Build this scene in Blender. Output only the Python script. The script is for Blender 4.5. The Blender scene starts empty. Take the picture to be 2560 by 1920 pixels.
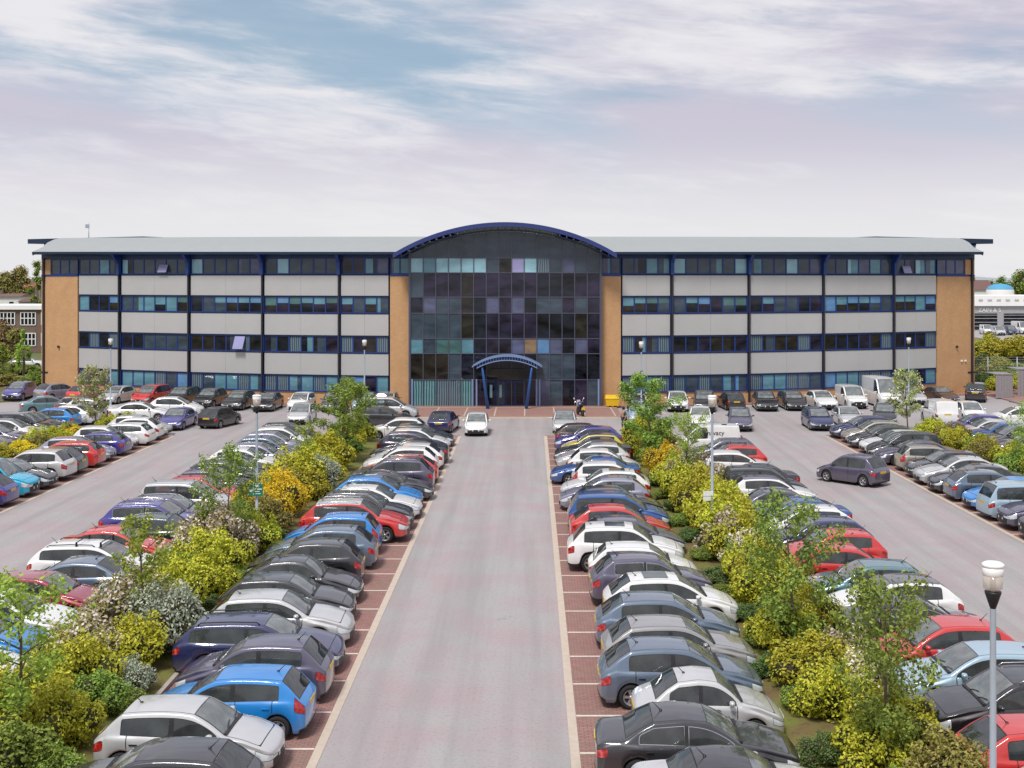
import bpy, bmesh, math, random
import numpy as np
from mathutils import Vector, Matrix
random.seed(7)
R = math.radians
PI = math.pi
scn = bpy.context.scene
col = scn.collection
# photo scale: eye height 11.1 m, rows of bays run along +Y away from the eye
EYE = 11.1

# ---------------------------------------------------------------- helpers
def link(o):
    col.objects.link(o)
    return o

def tag(o, label=None, cat=None, group=None, kind=None):
    if label: o['label'] = label
    if cat: o['category'] = cat
    if group: o['group'] = group
    if kind: o['kind'] = kind
    return o

def empty(name, loc=(0, 0, 0), rz=0.0):
    o = bpy.data.objects.new(name, None)
    o.location = loc
    o.rotation_euler = (0, 0, rz)
    o.empty_display_size = 0.3
    return link(o)

def objm(name, me, mats=None, parent=None):
    if mats is not None:
        for m in mats: me.materials.append(m)
    o = bpy.data.objects.new(name, me)
    link(o)
    if parent is not None: o.parent = parent
    return o

class MB:
    """collects boxes, tubes and sheets and links them as one mesh"""
    def __init__(s):
        s.v = []; s.f = []; s.m = []; s.sm = []
    def add(s, vs, fs, mi=0, smooth=False):
        b = len(s.v)
        s.v += [tuple(v) for v in vs]
        for f in fs:
            s.f.append(tuple(i + b for i in f)); s.m.append(mi); s.sm.append(smooth)
    def box(s, x0, x1, y0, y1, z0, z1, mi=0, M=None):
        vs = [Vector((x, y, z)) for z in (z0, z1) for y in (y0, y1) for x in (x0, x1)]
        if M is not None: vs = [M @ v for v in vs]
        s.add(vs, [(0, 2, 3, 1), (4, 5, 7, 6), (0, 1, 5, 4), (2, 6, 7, 3), (0, 4, 6, 2), (1, 3, 7, 5)], mi)
    def quad(s, a, b, c, d, mi=0):
        s.add([a, b, c, d], [(0, 1, 2, 3)], mi)
    def tube(s, pts, rads, n=8, mi=0, caps=True, smooth=True):
        pts = [Vector(p) for p in pts]
        if not hasattr(rads, '__len__'): rads = [rads] * len(pts)
        vs = []
        up = None
        for i, p in enumerate(pts):
            t = (pts[min(i + 1, len(pts) - 1)] - pts[max(i - 1, 0)]).normalized()
            a = Vector((0, 0, 1)) if abs(t.z) < 0.9 else Vector((1, 0, 0))
            if up is None: up = t.cross(a).normalized()
            up = (up - t * up.dot(t)).normalized()
            w = t.cross(up)
            for k in range(n):
                an = 2 * PI * k / n
                vs.append(p + (up * math.cos(an) + w * math.sin(an)) * rads[i])
        fs = []
        for i in range(len(pts) - 1):
            for k in range(n):
                k2 = (k + 1) % n
                fs.append((i * n + k, i * n + k2, (i + 1) * n + k2, (i + 1) * n + k))
        if caps:
            fs.append(tuple(range(n - 1, -1, -1)))
            fs.append(tuple((len(pts) - 1) * n + k for k in range(n)))
        s.add(vs, fs, mi, smooth)
    def lathe(s, prof, n=20, mi=0, axis='z', c=(0, 0, 0), smooth=True):
        vs = []
        for r, h in prof:
            for k in range(n):
                a = 2 * PI * k / n
                if axis == 'z': vs.append((c[0] + r * math.cos(a), c[1] + r * math.sin(a), c[2] + h))
                else: vs.append((c[0] + r * math.cos(a), c[1] + h, c[2] + r * math.sin(a)))
        fs = []
        for i in range(len(prof) - 1):
            for k in range(n):
                k2 = (k + 1) % n
                f = (i * n + k, i * n + k2, (i + 1) * n + k2, (i + 1) * n + k)
                fs.append(f if axis == 'z' else f[::-1])
        s.add(vs, fs, mi, smooth)
    def mesh(s, name):
        me = bpy.data.meshes.new(name)
        me.from_pydata(s.v, [], s.f)
        me.polygons.foreach_set('material_index', s.m)
        me.polygons.foreach_set('use_smooth', s.sm)
        me.update()
        return me
    def build(s, name, mats, parent=None):
        if not isinstance(mats, (list, tuple)): mats = [mats]
        return objm(name, s.mesh(name), mats, parent)

# ---------------------------------------------------------------- materials
def new_mat(name):
    m = bpy.data.materials.new(name)
    m.use_nodes = True
    nt = m.node_tree
    b = nt.nodes['Principled BSDF']
    return m, nt, b

def N(nt, t, **kw):
    n = nt.nodes.new(t)
    for k, v in kw.items():
        if k in n.inputs: n.inputs[k].default_value = v
        else: setattr(n, k, v)
    return n

def c4(c): return (c[0], c[1], c[2], 1.0)

def simple(name, c, rough=0.6, metal=0.0, ior=1.5, var=0.12, scale=3.0, bump=0.0, coat=0.0, emit=None):
    """plain surface with a little procedural unevenness"""
    m, nt, b = new_mat(name)
    tc = N(nt, 'ShaderNodeTexCoord')
    no = N(nt, 'ShaderNodeTexNoise', Scale=scale, Detail=4.0, Roughness=0.6)
    nt.links.new(tc.outputs['Object'], no.inputs['Vector'])
    mx = N(nt, 'ShaderNodeMix', data_type='RGBA')
    mx.inputs['A'].default_value = c4([max(0, x * (1 - var)) for x in c])
    mx.inputs['B'].default_value = c4([min(1, x * (1 + var)) for x in c])
    nt.links.new(no.outputs['Fac'], mx.inputs['Factor'])
    nt.links.new(mx.outputs['Result'], b.inputs['Base Color'])
    b.inputs['Roughness'].default_value = rough
    b.inputs['Metallic'].default_value = metal
    b.inputs['IOR'].default_value = ior
    b.inputs['Coat Weight'].default_value = coat
    b.inputs['Coat Roughness'].default_value = 0.04
    if bump:
        bp = N(nt, 'ShaderNodeBump', Strength=bump, Distance=0.02)
        nt.links.new(no.outputs['Fac'], bp.inputs['Height'])
        nt.links.new(bp.outputs['Normal'], b.inputs['Normal'])
    return m

def paint(name, c, metal):
    """clear-coated car paint with dust on it"""
    m, nt, b = new_mat(name)
    tc = N(nt, 'ShaderNodeTexCoord')
    no = N(nt, 'ShaderNodeTexNoise', Scale=2.3, Detail=6.0, Roughness=0.65)
    nt.links.new(tc.outputs['Object'], no.inputs['Vector'])
    oi = N(nt, 'ShaderNodeObjectInfo')
    mx = N(nt, 'ShaderNodeMix', data_type='RGBA')
    mx.inputs['A'].default_value = c4([x * 0.86 for x in c])
    mx.inputs['B'].default_value = c4([min(1, x * 1.1 + 0.006) for x in c])
    nt.links.new(no.outputs['Fac'], mx.inputs['Factor'])
    # dirt low on the sides
    sp = N(nt, 'ShaderNodeSeparateXYZ')
    nt.links.new(tc.outputs['Object'], sp.inputs['Vector'])
    mr = N(nt, 'ShaderNodeMapRange')
    mr.inputs['From Min'].default_value = 0.62; mr.inputs['From Max'].default_value = 0.2
    mr.inputs['To Min'].default_value = 0.0; mr.inputs['To Max'].default_value = 0.42
    nt.links.new(sp.outputs['Z'], mr.inputs['Value'])
    m2 = N(nt, 'ShaderNodeMix', data_type='RGBA')
    m2.inputs['B'].default_value = (0.12, 0.105, 0.09, 1)
    nt.links.new(mr.outputs['Result'], m2.inputs['Factor'])
    nt.links.new(mx.outputs['Result'], m2.inputs['A'])
    ge = N(nt, 'ShaderNodeNewGeometry')
    m3 = N(nt, 'ShaderNodeMix', data_type='RGBA'); m3.inputs['B'].default_value = (.02, .02, .022, 1)
    nt.links.new(ge.outputs['Backfacing'], m3.inputs['Factor']); nt.links.new(m2.outputs['Result'], m3.inputs['A'])
    nt.links.new(m3.outputs['Result'], b.inputs['Base Color'])
    b.inputs['Metallic'].default_value = metal
    b.inputs['Roughness'].default_value = 0.32 if metal else 0.4
    b.inputs['Coat Weight'].default_value = 1.0
    b.inputs['Coat Roughness'].default_value = 0.05
    b.inputs['Coat IOR'].default_value = 1.62
    return m

PAINTS = {
 'black': ((.006, .006, .008), .0), 'dark grey': ((.032, .032, .038), .3), 'grey': ((.13, .13, .14), .4),
 'silver': ((.62, .62, .62), .3), 'white': ((.80, .80, .79), 0), 'navy': ((.016, .022, .10), .1),
 'blue': ((.012, .085, .30), .1), 'bright blue': ((.005, .22, .62), 0), 'cyan': ((.0, .42, .66), 0),
 'pale blue': ((.36, .50, .60), .15), 'red': ((.58, .025, .02), 0), 'crimson': ((.33, .018, .05), .15),
 'purple grey': ((.105, .095, .15), .35), 'lilac silver': ((.33, .33, .42), .4), 'yellow': ((.68, .58, .10), 0),
 'dark green': ((.03, .055, .05), .2), 'slate blue': ((.13, .18, .25), .35), 'purple': ((.06, .05, .27), .2),
 'champagne': ((.42, .39, .33), .4), 'brown': ((.08, .045, .035), .3), 'teal': ((.12, .24, .27), .3),
 'pewter': ((.36, .355, .35), .4), 'cream': ((.62, .57, .45), 0),
}
PM = {k: paint(k + ' car paint', *v) for k, v in PAINTS.items()}

M = {}
def glassm(name, c, ior=1.9, rough=0.03, var=.25):
    m, nt, b = new_mat(name)
    tc = N(nt, 'ShaderNodeTexCoord')
    n0 = N(nt, 'ShaderNodeTexNoise', Scale=.55, Detail=2.5, Roughness=.5, Distortion=.5)  # noise puts reflection-like light and dark patches into the pane colour
    mp = N(nt, 'ShaderNodeMapping'); mp.inputs['Scale'].default_value = (1, 1, 2.2)
    nt.links.new(tc.outputs['Object'], mp.inputs['Vector']); nt.links.new(mp.outputs[0], n0.inputs['Vector'])
    no = N(nt, 'ShaderNodeMapRange'); no.inputs['From Min'].default_value = .3; no.inputs['From Max'].default_value = .7
    nt.links.new(n0.outputs['Fac'], no.inputs['Value'])
    mx = N(nt, 'ShaderNodeMix', data_type='RGBA')
    mx.inputs['A'].default_value = c4([x * (1 - var) for x in c])
    mx.inputs['B'].default_value = c4([x * (1 + var) for x in c])
    nt.links.new(no.outputs['Result'], mx.inputs['Factor'])
    nt.links.new(mx.outputs['Result'], b.inputs['Base Color'])
    b.inputs['Roughness'].default_value = rough
    b.inputs['IOR'].default_value = ior
    return m
def carglass(name, tint, ior, film=.10):
    """tinted see-through glass: sky reflection grows towards grazing view, a thin pale film paints in more reflected sky"""
    m, nt, b = new_mat(name)
    fr = N(nt, 'ShaderNodeFresnel', IOR=ior)
    tr = N(nt, 'ShaderNodeBsdfTransparent'); tr.inputs[0].default_value = c4(tint)
    gl = N(nt, 'ShaderNodeBsdfGlossy', Roughness=.03)
    tc = N(nt, 'ShaderNodeTexCoord'); no = N(nt, 'ShaderNodeTexNoise', Scale=2.5, Detail=4.0)
    nt.links.new(tc.outputs['Object'], no.inputs['Vector'])
    b.inputs['Base Color'].default_value = (.42, .47, .46, 1); b.inputs['Roughness'].default_value = .5
    fm = N(nt, 'ShaderNodeMath', operation='MULTIPLY'); fm.inputs[1].default_value = film * 2  # film amount: pale diffuse colour standing in for reflected sky
    nt.links.new(no.outputs['Fac'], fm.inputs[0])
    m1 = N(nt, 'ShaderNodeMixShader'); nt.links.new(fm.outputs[0], m1.inputs[0]); nt.links.new(tr.outputs[0], m1.inputs[1]); nt.links.new(b.outputs[0], m1.inputs[2])
    m2 = N(nt, 'ShaderNodeMixShader'); nt.links.new(fr.outputs[0], m2.inputs[0]); nt.links.new(m1.outputs[0], m2.inputs[1]); nt.links.new(gl.outputs[0], m2.inputs[2])
    nt.links.new(m2.outputs[0], nt.nodes['Material Output'].inputs['Surface'])
    return m
def mix_noise_mat_(name):
    m, nt, b = new_mat(name)
    tc = N(nt, 'ShaderNodeTexCoord'); vo = N(nt, 'ShaderNodeTexVoronoi', Scale=9.0)
    nt.links.new(tc.outputs['Object'], vo.inputs['Vector'])
    rp = N(nt, 'ShaderNodeValToRGB'); el = rp.color_ramp.elements
    el[0].color = (.14, .002, .004, 1); el[1].color = (.45, .012, .014, 1); el[1].position = .55
    e = el.new(.9); e.color = (.6, .12, .10, 1)
    nt.links.new(vo.outputs['Distance'], rp.inputs['Fac']); nt.links.new(rp.outputs['Color'], b.inputs['Base Color'])
    b.inputs['Roughness'].default_value = .12; b.inputs['Coat Weight'].default_value = 1
    return m
M['wind'] = carglass('windscreen glass', (.55, .62, .60), 2.3, .34)
M['side'] = carglass('side glass', (.36, .42, .45), 1.75, .10)
M['rearg'] = carglass('rear glass', (.30, .35, .36), 2.0, .08)
M['cabin'] = simple('dark cabin trim', (.022, .022, .025), .8)
M['seat'] = simple('seat cloth', (.055, .055, .06), .9, var=.3, scale=7)
M['trim'] = simple('black plastic trim', (.018, .018, .02), .55)
M['tyre'] = simple('tyre rubber', (.016, .016, .017), .85)
M['alloy'] = simple('alloy rim', (.42, .42, .43), .35, .6)
M['dalloy'] = simple('dark alloy rim', (.10, .10, .11), .4, .4)
M['chrome'] = simple('bright metal', (.6, .6, .6), .2, .9)
M['head'] = simple('headlight lens', (.62, .66, .68), .12, .3, coat=1)
M['tail'] = mix_noise_mat_('red lamp lens')

def plate(name, c):
    m, nt, b = new_mat(name)
    tc = N(nt, 'ShaderNodeTexCoord')
    br = N(nt, 'ShaderNodeTexBrick', Scale=1.0)
    br.inputs['Brick Width'].default_value = .062; br.inputs['Row Height'].default_value = .08
    br.inputs['Mortar Size'].default_value = .016
    br.inputs['Color1'].default_value = c4([x * .35 for x in c]); br.inputs['Color2'].default_value = c4([x * .6 for x in c])
    br.inputs['Mortar'].default_value = c4(c)
    sp = N(nt, 'ShaderNodeSeparateXYZ'); cb = N(nt, 'ShaderNodeCombineXYZ')
    nt.links.new(tc.outputs['Object'], sp.inputs['Vector'])
    nt.links.new(sp.outputs['Y'], cb.inputs['X']); nt.links.new(sp.outputs['Z'], cb.inputs['Y'])
    nt.links.new(cb.outputs['Vector'], br.inputs['Vector'])
    nt.links.new(br.outputs['Color'], b.inputs['Base Color'])
    b.inputs['Roughness'].default_value = .35
    return m
M['plate_y'] = plate('yellow number plate', (.75, .50, .03))
M['plate_w'] = plate('white number plate', (.72, .72, .70))

def mix_noise_mat(name, c1, c2, s1, c3=None, s2=40, rough=.85, bump=.15, amt2=.5, lo=.4, hi=.6, streak=0):
    """two-colour patches plus fine speckle"""
    m, nt, b = new_mat(name)
    tc = N(nt, 'ShaderNodeTexCoord')
    n1 = N(nt, 'ShaderNodeTexNoise', Scale=s1, Detail=5.0, Roughness=.55)
    nt.links.new(tc.outputs['Object'], n1.inputs['Vector'])
    r1 = N(nt, 'ShaderNodeMapRange')
    r1.inputs['From Min'].default_value = lo; r1.inputs['From Max'].default_value = hi
    nt.links.new(n1.outputs['Fac'], r1.inputs['Value'])
    mx = N(nt, 'ShaderNodeMix', data_type='RGBA')
    mx.inputs['A'].default_value = c4(c1); mx.inputs['B'].default_value = c4(c2)
    nt.links.new(r1.outputs['Result'], mx.inputs['Factor'])
    n2 = N(nt, 'ShaderNodeTexNoise', Scale=s2, Detail=3.0, Roughness=.7)
    nt.links.new(tc.outputs['Object'], n2.inputs['Vector'])
    r2 = N(nt, 'ShaderNodeMapRange')
    r2.inputs['From Min'].default_value = .52; r2.inputs['From Max'].default_value = .75
    r2.inputs['To Max'].default_value = amt2
    nt.links.new(n2.outputs['Fac'], r2.inputs['Value'])
    m2 = N(nt, 'ShaderNodeMix', data_type='RGBA')
    m2.inputs['B'].default_value = c4(c3 or [x * .6 for x in c1])
    nt.links.new(r2.outputs['Result'], m2.inputs['Factor'])
    nt.links.new(mx.outputs['Result'], m2.inputs['A'])
    out = m2.outputs['Result']
    if streak:
        mp = N(nt, 'ShaderNodeMapping'); mp.inputs['Scale'].default_value = (1, .035, 1)
        nt.links.new(tc.outputs['Object'], mp.inputs['Vector'])
        n3 = N(nt, 'ShaderNodeTexNoise', Scale=1.1, Detail=4.0, Roughness=.6); nt.links.new(mp.outputs[0], n3.inputs['Vector'])
        n4 = N(nt, 'ShaderNodeTexNoise', Scale=.8, Detail=6.0, Roughness=.75); nt.links.new(tc.outputs['Object'], n4.inputs['Vector'])
        r4 = N(nt, 'ShaderNodeMapRange'); r4.inputs['From Min'].default_value = .60; r4.inputs['From Max'].default_value = .72; r4.inputs['To Max'].default_value = .5
        nt.links.new(n4.outputs['Fac'], r4.inputs['Value'])
        r3 = N(nt, 'ShaderNodeMapRange'); r3.inputs['From Min'].default_value = .42; r3.inputs['From Max'].default_value = .66; r3.inputs['To Max'].default_value = streak
        nt.links.new(n3.outputs['Fac'], r3.inputs['Value'])
        ad = N(nt, 'ShaderNodeMath', operation='MAXIMUM'); nt.links.new(r3.outputs[0], ad.inputs[0]); nt.links.new(r4.outputs[0], ad.inputs[1])
        m5 = N(nt, 'ShaderNodeMix', data_type='RGBA'); m5.inputs['B'].default_value = c4([x * .62 for x in c1])
        nt.links.new(ad.outputs[0], m5.inputs['Factor']); nt.links.new(out, m5.inputs['A']); out = m5.outputs['Result']
    nt.links.new(out, b.inputs['Base Color'])
    b.inputs['Roughness'].default_value = rough
    b.inputs['IOR'].default_value = 1.3
    bp = N(nt, 'ShaderNodeBump', Strength=bump, Distance=.01)
    nt.links.new(n2.outputs['Fac'], bp.inputs['Height'])
    nt.links.new(bp.outputs['Normal'], b.inputs['Normal'])
    return m

def brick_mat(name, c1, c2, mortar, w, h, ms=.008, vertical=False, rot=0, rough=.85, stain=None):
    m, nt, b = new_mat(name)
    tc = N(nt, 'ShaderNodeTexCoord')
    br = N(nt, 'ShaderNodeTexBrick', Scale=1.0)
    br.inputs['Brick Width'].default_value = w; br.inputs['Row Height'].default_value = h
    br.inputs['Mortar Size'].default_value = ms
    br.inputs['Color1'].default_value = c4(c1); br.inputs['Color2'].default_value = c4(c2)
    br.inputs['Mortar'].default_value = c4(mortar)
    src = tc.outputs['Object']
    if vertical:
        sp = N(nt, 'ShaderNodeSeparateXYZ'); cb = N(nt, 'ShaderNodeCombineXYZ')
        nt.links.new(src, sp.inputs['Vector'])
        nt.links.new(sp.outputs['X'], cb.inputs['X']); nt.links.new(sp.outputs['Z'], cb.inputs['Y'])
        src = cb.outputs['Vector']
    if rot:
        mp = N(nt, 'ShaderNodeMapping'); mp.inputs['Rotation'].default_value = (0, 0, rot)
        nt.links.new(src, mp.inputs['Vector']); src = mp.outputs['Vector']
    nt.links.new(src, br.inputs['Vector'])
    no = N(nt, 'ShaderNodeTexNoise', Scale=.7, Detail=5.0, Roughness=.65)
    nt.links.new(tc.outputs['Object'], no.inputs['Vector'])
    mr = N(nt, 'ShaderNodeMapRange')
    mr.inputs['From Min'].default_value = .42; mr.inputs['From Max'].default_value = .72
    mr.inputs['To Max'].default_value = .6
    nt.links.new(no.outputs['Fac'], mr.inputs['Value'])
    mx = N(nt, 'ShaderNodeMix', data_type='RGBA')
    mx.inputs['B'].default_value = c4(stain or [x * .75 for x in c1])
    nt.links.new(mr.outputs['Result'], mx.inputs['Factor'])
    nt.links.new(br.outputs['Color'], mx.inputs['A'])
    nt.links.new(mx.outputs['Result'], b.inputs['Base Color'])
    b.inputs['Roughness'].default_value = rough
    b.inputs['IOR'].default_value = 1.35
    return m

M['asphalt'] = mix_noise_mat('worn asphalt', (.36, .356, .352), (.365, .32, .332), .13, (.21, .20, .20), 14.0, amt2=.5, lo=.3, hi=.7)
M['asphalt2'] = mix_noise_mat('lane asphalt', (.372, .362, .356), (.385, .318, .328), .42, (.19, .175, .175), 11.0, amt2=.55, lo=.36, hi=.64, streak=.42)
M['pavers'] = brick_mat('red block paving', (.36, .195, .175), (.285, .15, .135), (.13, .08, .07), .2, .1, .008, rot=R(0), stain=(.22, .175, .13))
M['pavers2'] = brick_mat('pink footway paving', (.34, .185, .16), (.29, .165, .145), (.25, .16, .14), .4, .2, .01, stain=(.33, .22, .16))
M['cream'] = simple('cream kerb setts', (.52, .44, .36), .85, var=.18, scale=4)
M['white_line'] = simple('white road paint', (.66, .60, .52), .8, var=.22, scale=5)
M['kerb'] = simple('kerb concrete', (.40, .35, .32), .85, var=.15)
M['soil'] = mix_noise_mat('planting soil', (.12, .085, .055), (.15, .16, .045), .8, (.26, .21, .14), 9, amt2=.7, bump=.8)
M['grass'] = mix_noise_mat('strip grass', (.17, .20, .045), (.17, .12, .055), .7, (.10, .075, .04), 5, amt2=.9, bump=.8, lo=.38, hi=.62)
M['field'] = mix_noise_mat('rough ground', (.11, .14, .05), (.17, .16, .09), .03, (.08, .09, .04), 1.5)
M['brick'] = brick_mat('buff orange brickwork', (.58, .345, .165), (.51, .295, .14), (.50, .33, .20), .225, .075, .006, vertical=True, stain=(.43, .24, .12))
M['panel'] = simple('pale grey cladding', (.455, .455, .445), .5, .1, var=.09, scale=.35)
M['navy'] = simple('navy frame metal', (.016, .045, .20), .4, .2)
M['dnavy'] = simple('dark blue fascia', (.012, .028, .075), .4, .2)
M['col_dark'] = simple('dark steel column', (.022, .022, .030), .5)
M['roofm'] = simple('pale metal roof', (.36, .385, .38), .5, .2, var=.06, scale=.8)
M['arch_blue'] = simple('arch roof blue', (.035, .055, .20), .35, .2)
M['canopy_blue'] = simple('canopy blue steel', (.04, .14, .42), .35, .2)
M['canopy_pale'] = simple('canopy pale edge', (.22, .30, .50), .4, .2)
M['steel'] = simple('mullion steel', (.09, .095, .14), .4, .3)
M['g_dark'] = glassm('dark window glass', (.010, .012, .020), 1.42, var=.9)
M['g_purple'] = glassm('plum window glass', (.020, .016, .036), 1.42, var=.8)
M['g_slate'] = glassm('slate window glass', (.045, .066, .090), 1.45, var=.35)
M['g_brown'] = glassm('brown window glass', (.022, .019, .017), 1.42, var=.8)
M['g_teal'] = glassm('teal blind behind glass', (.11, .25, .31), 1.45, var=.22)
M['g_blue'] = glassm('blue blind behind glass', (.11, .24, .42), 1.45, var=.22)
M['g_light'] = glassm('bright window glass', (.26, .48, .55), 1.5, var=.15)
M['g_lilac'] = glassm('lilac open pane', (.30, .29, .50), 1.5, var=.1)
M['g_purp2'] = glassm('violet grey pane', (.085, .095, .165), 1.45, var=.3)
M['g_tan'] = glassm('tan pane', (.24, .16, .09), 1.45, var=.3)  # tan glass tint
M['g_green'] = glassm('green pane', (.065, .145, .145), 1.45, var=.3)  # green glass tint
def blinds(name, c1, c2, w):
    m, nt, b = new_mat(name)
    tc = N(nt, 'ShaderNodeTexCoord')
    wv = N(nt, 'ShaderNodeTexWave', Scale=w, Distortion=1.5, Detail=1.0)
    wv.inputs['Detail Scale'].default_value = .6
    nt.links.new(tc.outputs['Object'], wv.inputs['Vector'])
    mx = N(nt, 'ShaderNodeMix', data_type='RGBA')
    mx.inputs['A'].default_value = c4(c1); mx.inputs['B'].default_value = c4(c2)
    nt.links.new(wv.outputs['Fac'], mx.inputs['Factor'])
    nt.links.new(mx.outputs['Result'], b.inputs['Base Color'])
    b.inputs['Roughness'].default_value = .05
    return m
M['g_stripe'] = blinds('vertical blinds behind glass', (.03, .05, .075), (.16, .23, .27), 1.6)
M['g_stripe2'] = blinds('teal vertical blinds', (.02, .06, .08), (.17, .36, .38), 1.4)
M['pole'] = simple('galvanised pole', (.40, .46, .52), .4, .3)
M['lamp_white'] = simple('white lamp cap', (.85, .85, .84), .4)
M['black'] = simple('black metal', (.012, .012, .013), .5)
M['lantern'] = simple('clear lantern plastic', (.55, .50, .44), .15, coat=1)
M['wood'] = simple('bark', (.13, .095, .07), .9, var=.3, scale=9)
M['bin'] = simple('yellow grit bin plastic', (.75, .48, .01), .5)
M['sign_green'] = simple('green sign face', (.0, .20, .13), .4)
M['sign_white'] = simple('white sign face', (.75, .75, .74), .5)
M['skin'] = simple('skin', (.45, .27, .2), .6)
M['hair'] = simple('dark hair', (.02, .015, .012), .7)
M['coat_green'] = simple('dark green coat', (.015, .10, .075), .8)
M['trousers'] = simple('dark trousers', (.06, .045, .06), .8)

def leafm(name, cols, trans=.15):
    """leaf colour that varies from leaf to leaf and from bush to bush"""
    m, nt, b = new_mat(name)
    ge = N(nt, 'ShaderNodeNewGeometry')
    rp = N(nt, 'ShaderNodeValToRGB')
    el = rp.color_ramp.elements
    el[0].color = c4(cols[0]); el[0].position = 0.0
    el[1].color = c4(cols[-1]); el[1].position = 1.0
    for i, c in enumerate(cols[1:-1]):
        e = el.new((i + 1) / (len(cols) - 1)); e.color = c4(c)
    nt.links.new(ge.outputs['Random Per Island'], rp.inputs['Fac'])
    oi = N(nt, 'ShaderNodeObjectInfo')
    hs = N(nt, 'ShaderNodeHueSaturation')
    mr = N(nt, 'ShaderNodeMapRange')
    mr.inputs['To Min'].default_value = .48; mr.inputs['To Max'].default_value = .515
    nt.links.new(oi.outputs['Random'], mr.inputs['Value'])
    nt.links.new(mr.outputs['Result'], hs.inputs['Hue'])
    m3 = N(nt, 'ShaderNodeMapRange')
    m3.inputs['To Min'].default_value = .8; m3.inputs['To Max'].default_value = 1.15
    nt.links.new(oi.outputs['Random'], m3.inputs['Value'])
    nt.links.new(m3.outputs['Result'], hs.inputs['Value'])
    nt.links.new(rp.outputs['Color'], hs.inputs['Color'])
    nt.links.new(hs.outputs['Color'], b.inputs['Base Color'])
    b.inputs['Roughness'].default_value = .6
    b.inputs['Transmission Weight'].default_value = 0
    b.inputs['IOR'].default_value = 1.3
    tr = N(nt, 'ShaderNodeBsdfTranslucent')
    nt.links.new(hs.outputs['Color'], tr.inputs['Color'])
    ms = N(nt, 'ShaderNodeMixShader', Fac=trans)
    nt.links.new(b.outputs['BSDF'], ms.inputs[1]); nt.links.new(tr.outputs['BSDF'], ms.inputs[2])
    nt.links.new(ms.outputs['Shader'], nt.nodes['Material Output'].inputs['Surface'])
    return m
LEAF = {
 'yellow-green': leafm('yellow green leaves', [(.20, .23, .02), (.48, .49, .04), (.70, .66, .07), (.34, .38, .035)]),
 'golden yellow': leafm('golden leaves', [(0.410, 0.270, 0.012), (0.799, 0.582, 0.025), (0.900, 0.707, 0.050), (0.562, 0.499, 0.030)]),
 'mid green': leafm('mid green leaves', [(0.108, 0.177, 0.030), (0.238, 0.354, 0.060), (0.346, 0.468, 0.090), (0.162, 0.260, 0.045)]),
 'dark green': leafm('dark green leaves', [(0.054, 0.094, 0.030), (0.119, 0.187, 0.055), (0.184, 0.281, 0.080), (0.086, 0.135, 0.045)]),
 'grey-green': leafm('grey green leaves', [(0.173, 0.208, 0.140), (0.367, 0.416, 0.300), (0.562, 0.593, 0.470), (0.259, 0.302, 0.200)]),
 'olive': leafm('olive leaves', [(0.151, 0.146, 0.030), (0.356, 0.343, 0.075), (0.454, 0.395, 0.130), (0.238, 0.229, 0.060)]),
 'russet': leafm('russet leaves', [(0.130, 0.062, 0.030), (0.281, 0.146, 0.070), (0.324, 0.208, 0.100), (0.162, 0.125, 0.050)]),
 'fresh': leafm('fresh spring leaves', [(0.162, 0.250, 0.030), (0.346, 0.478, 0.075), (0.497, 0.603, 0.120), (0.259, 0.385, 0.060)], .35),
}
M['blossom'] = leafm('white blossom', [(.55, .48, .34), (.78, .68, .58), (.86, .80, .74), (.62, .55, .42)])
M['leafcore'] = mix_noise_mat('dark core inside a bush', (.035, .045, .012), (.055, .045, .025), 3.0, (.02, .02, .01), 20)  # dark filler core, blocks the view through the leaves
# ---------------------------------------------------------------- cars
def interp(x, pts):
    if x <= pts[0][0]: return pts[0][1]
    for (a, va), (b, vb) in zip(pts, pts[1:]):
        if x <= b:
            t = (x - a) / (b - a) if b > a else 1
            return va + (vb - va) * t
    return pts[-1][1]

# lengths measured from the nose
def car_spec(L, W, H, cowl, roof, rend, rgl, cowl_z=.98, nose_z=.70, rgl_z=1.0, tail_z=.93, belt0=.90, belt1=.98,
             wf=.82, wr=None, wrad=.315, gc=.17, tum=.77, sw1=None, bp=None, word='hatchback', doors=4, rails=False,
             tall=False, cladding=False, hump=0.0, sunroof=False, van=False, soft=False, mid=.62):
    wr = wr or L - .72
    return dict(locals())

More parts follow.
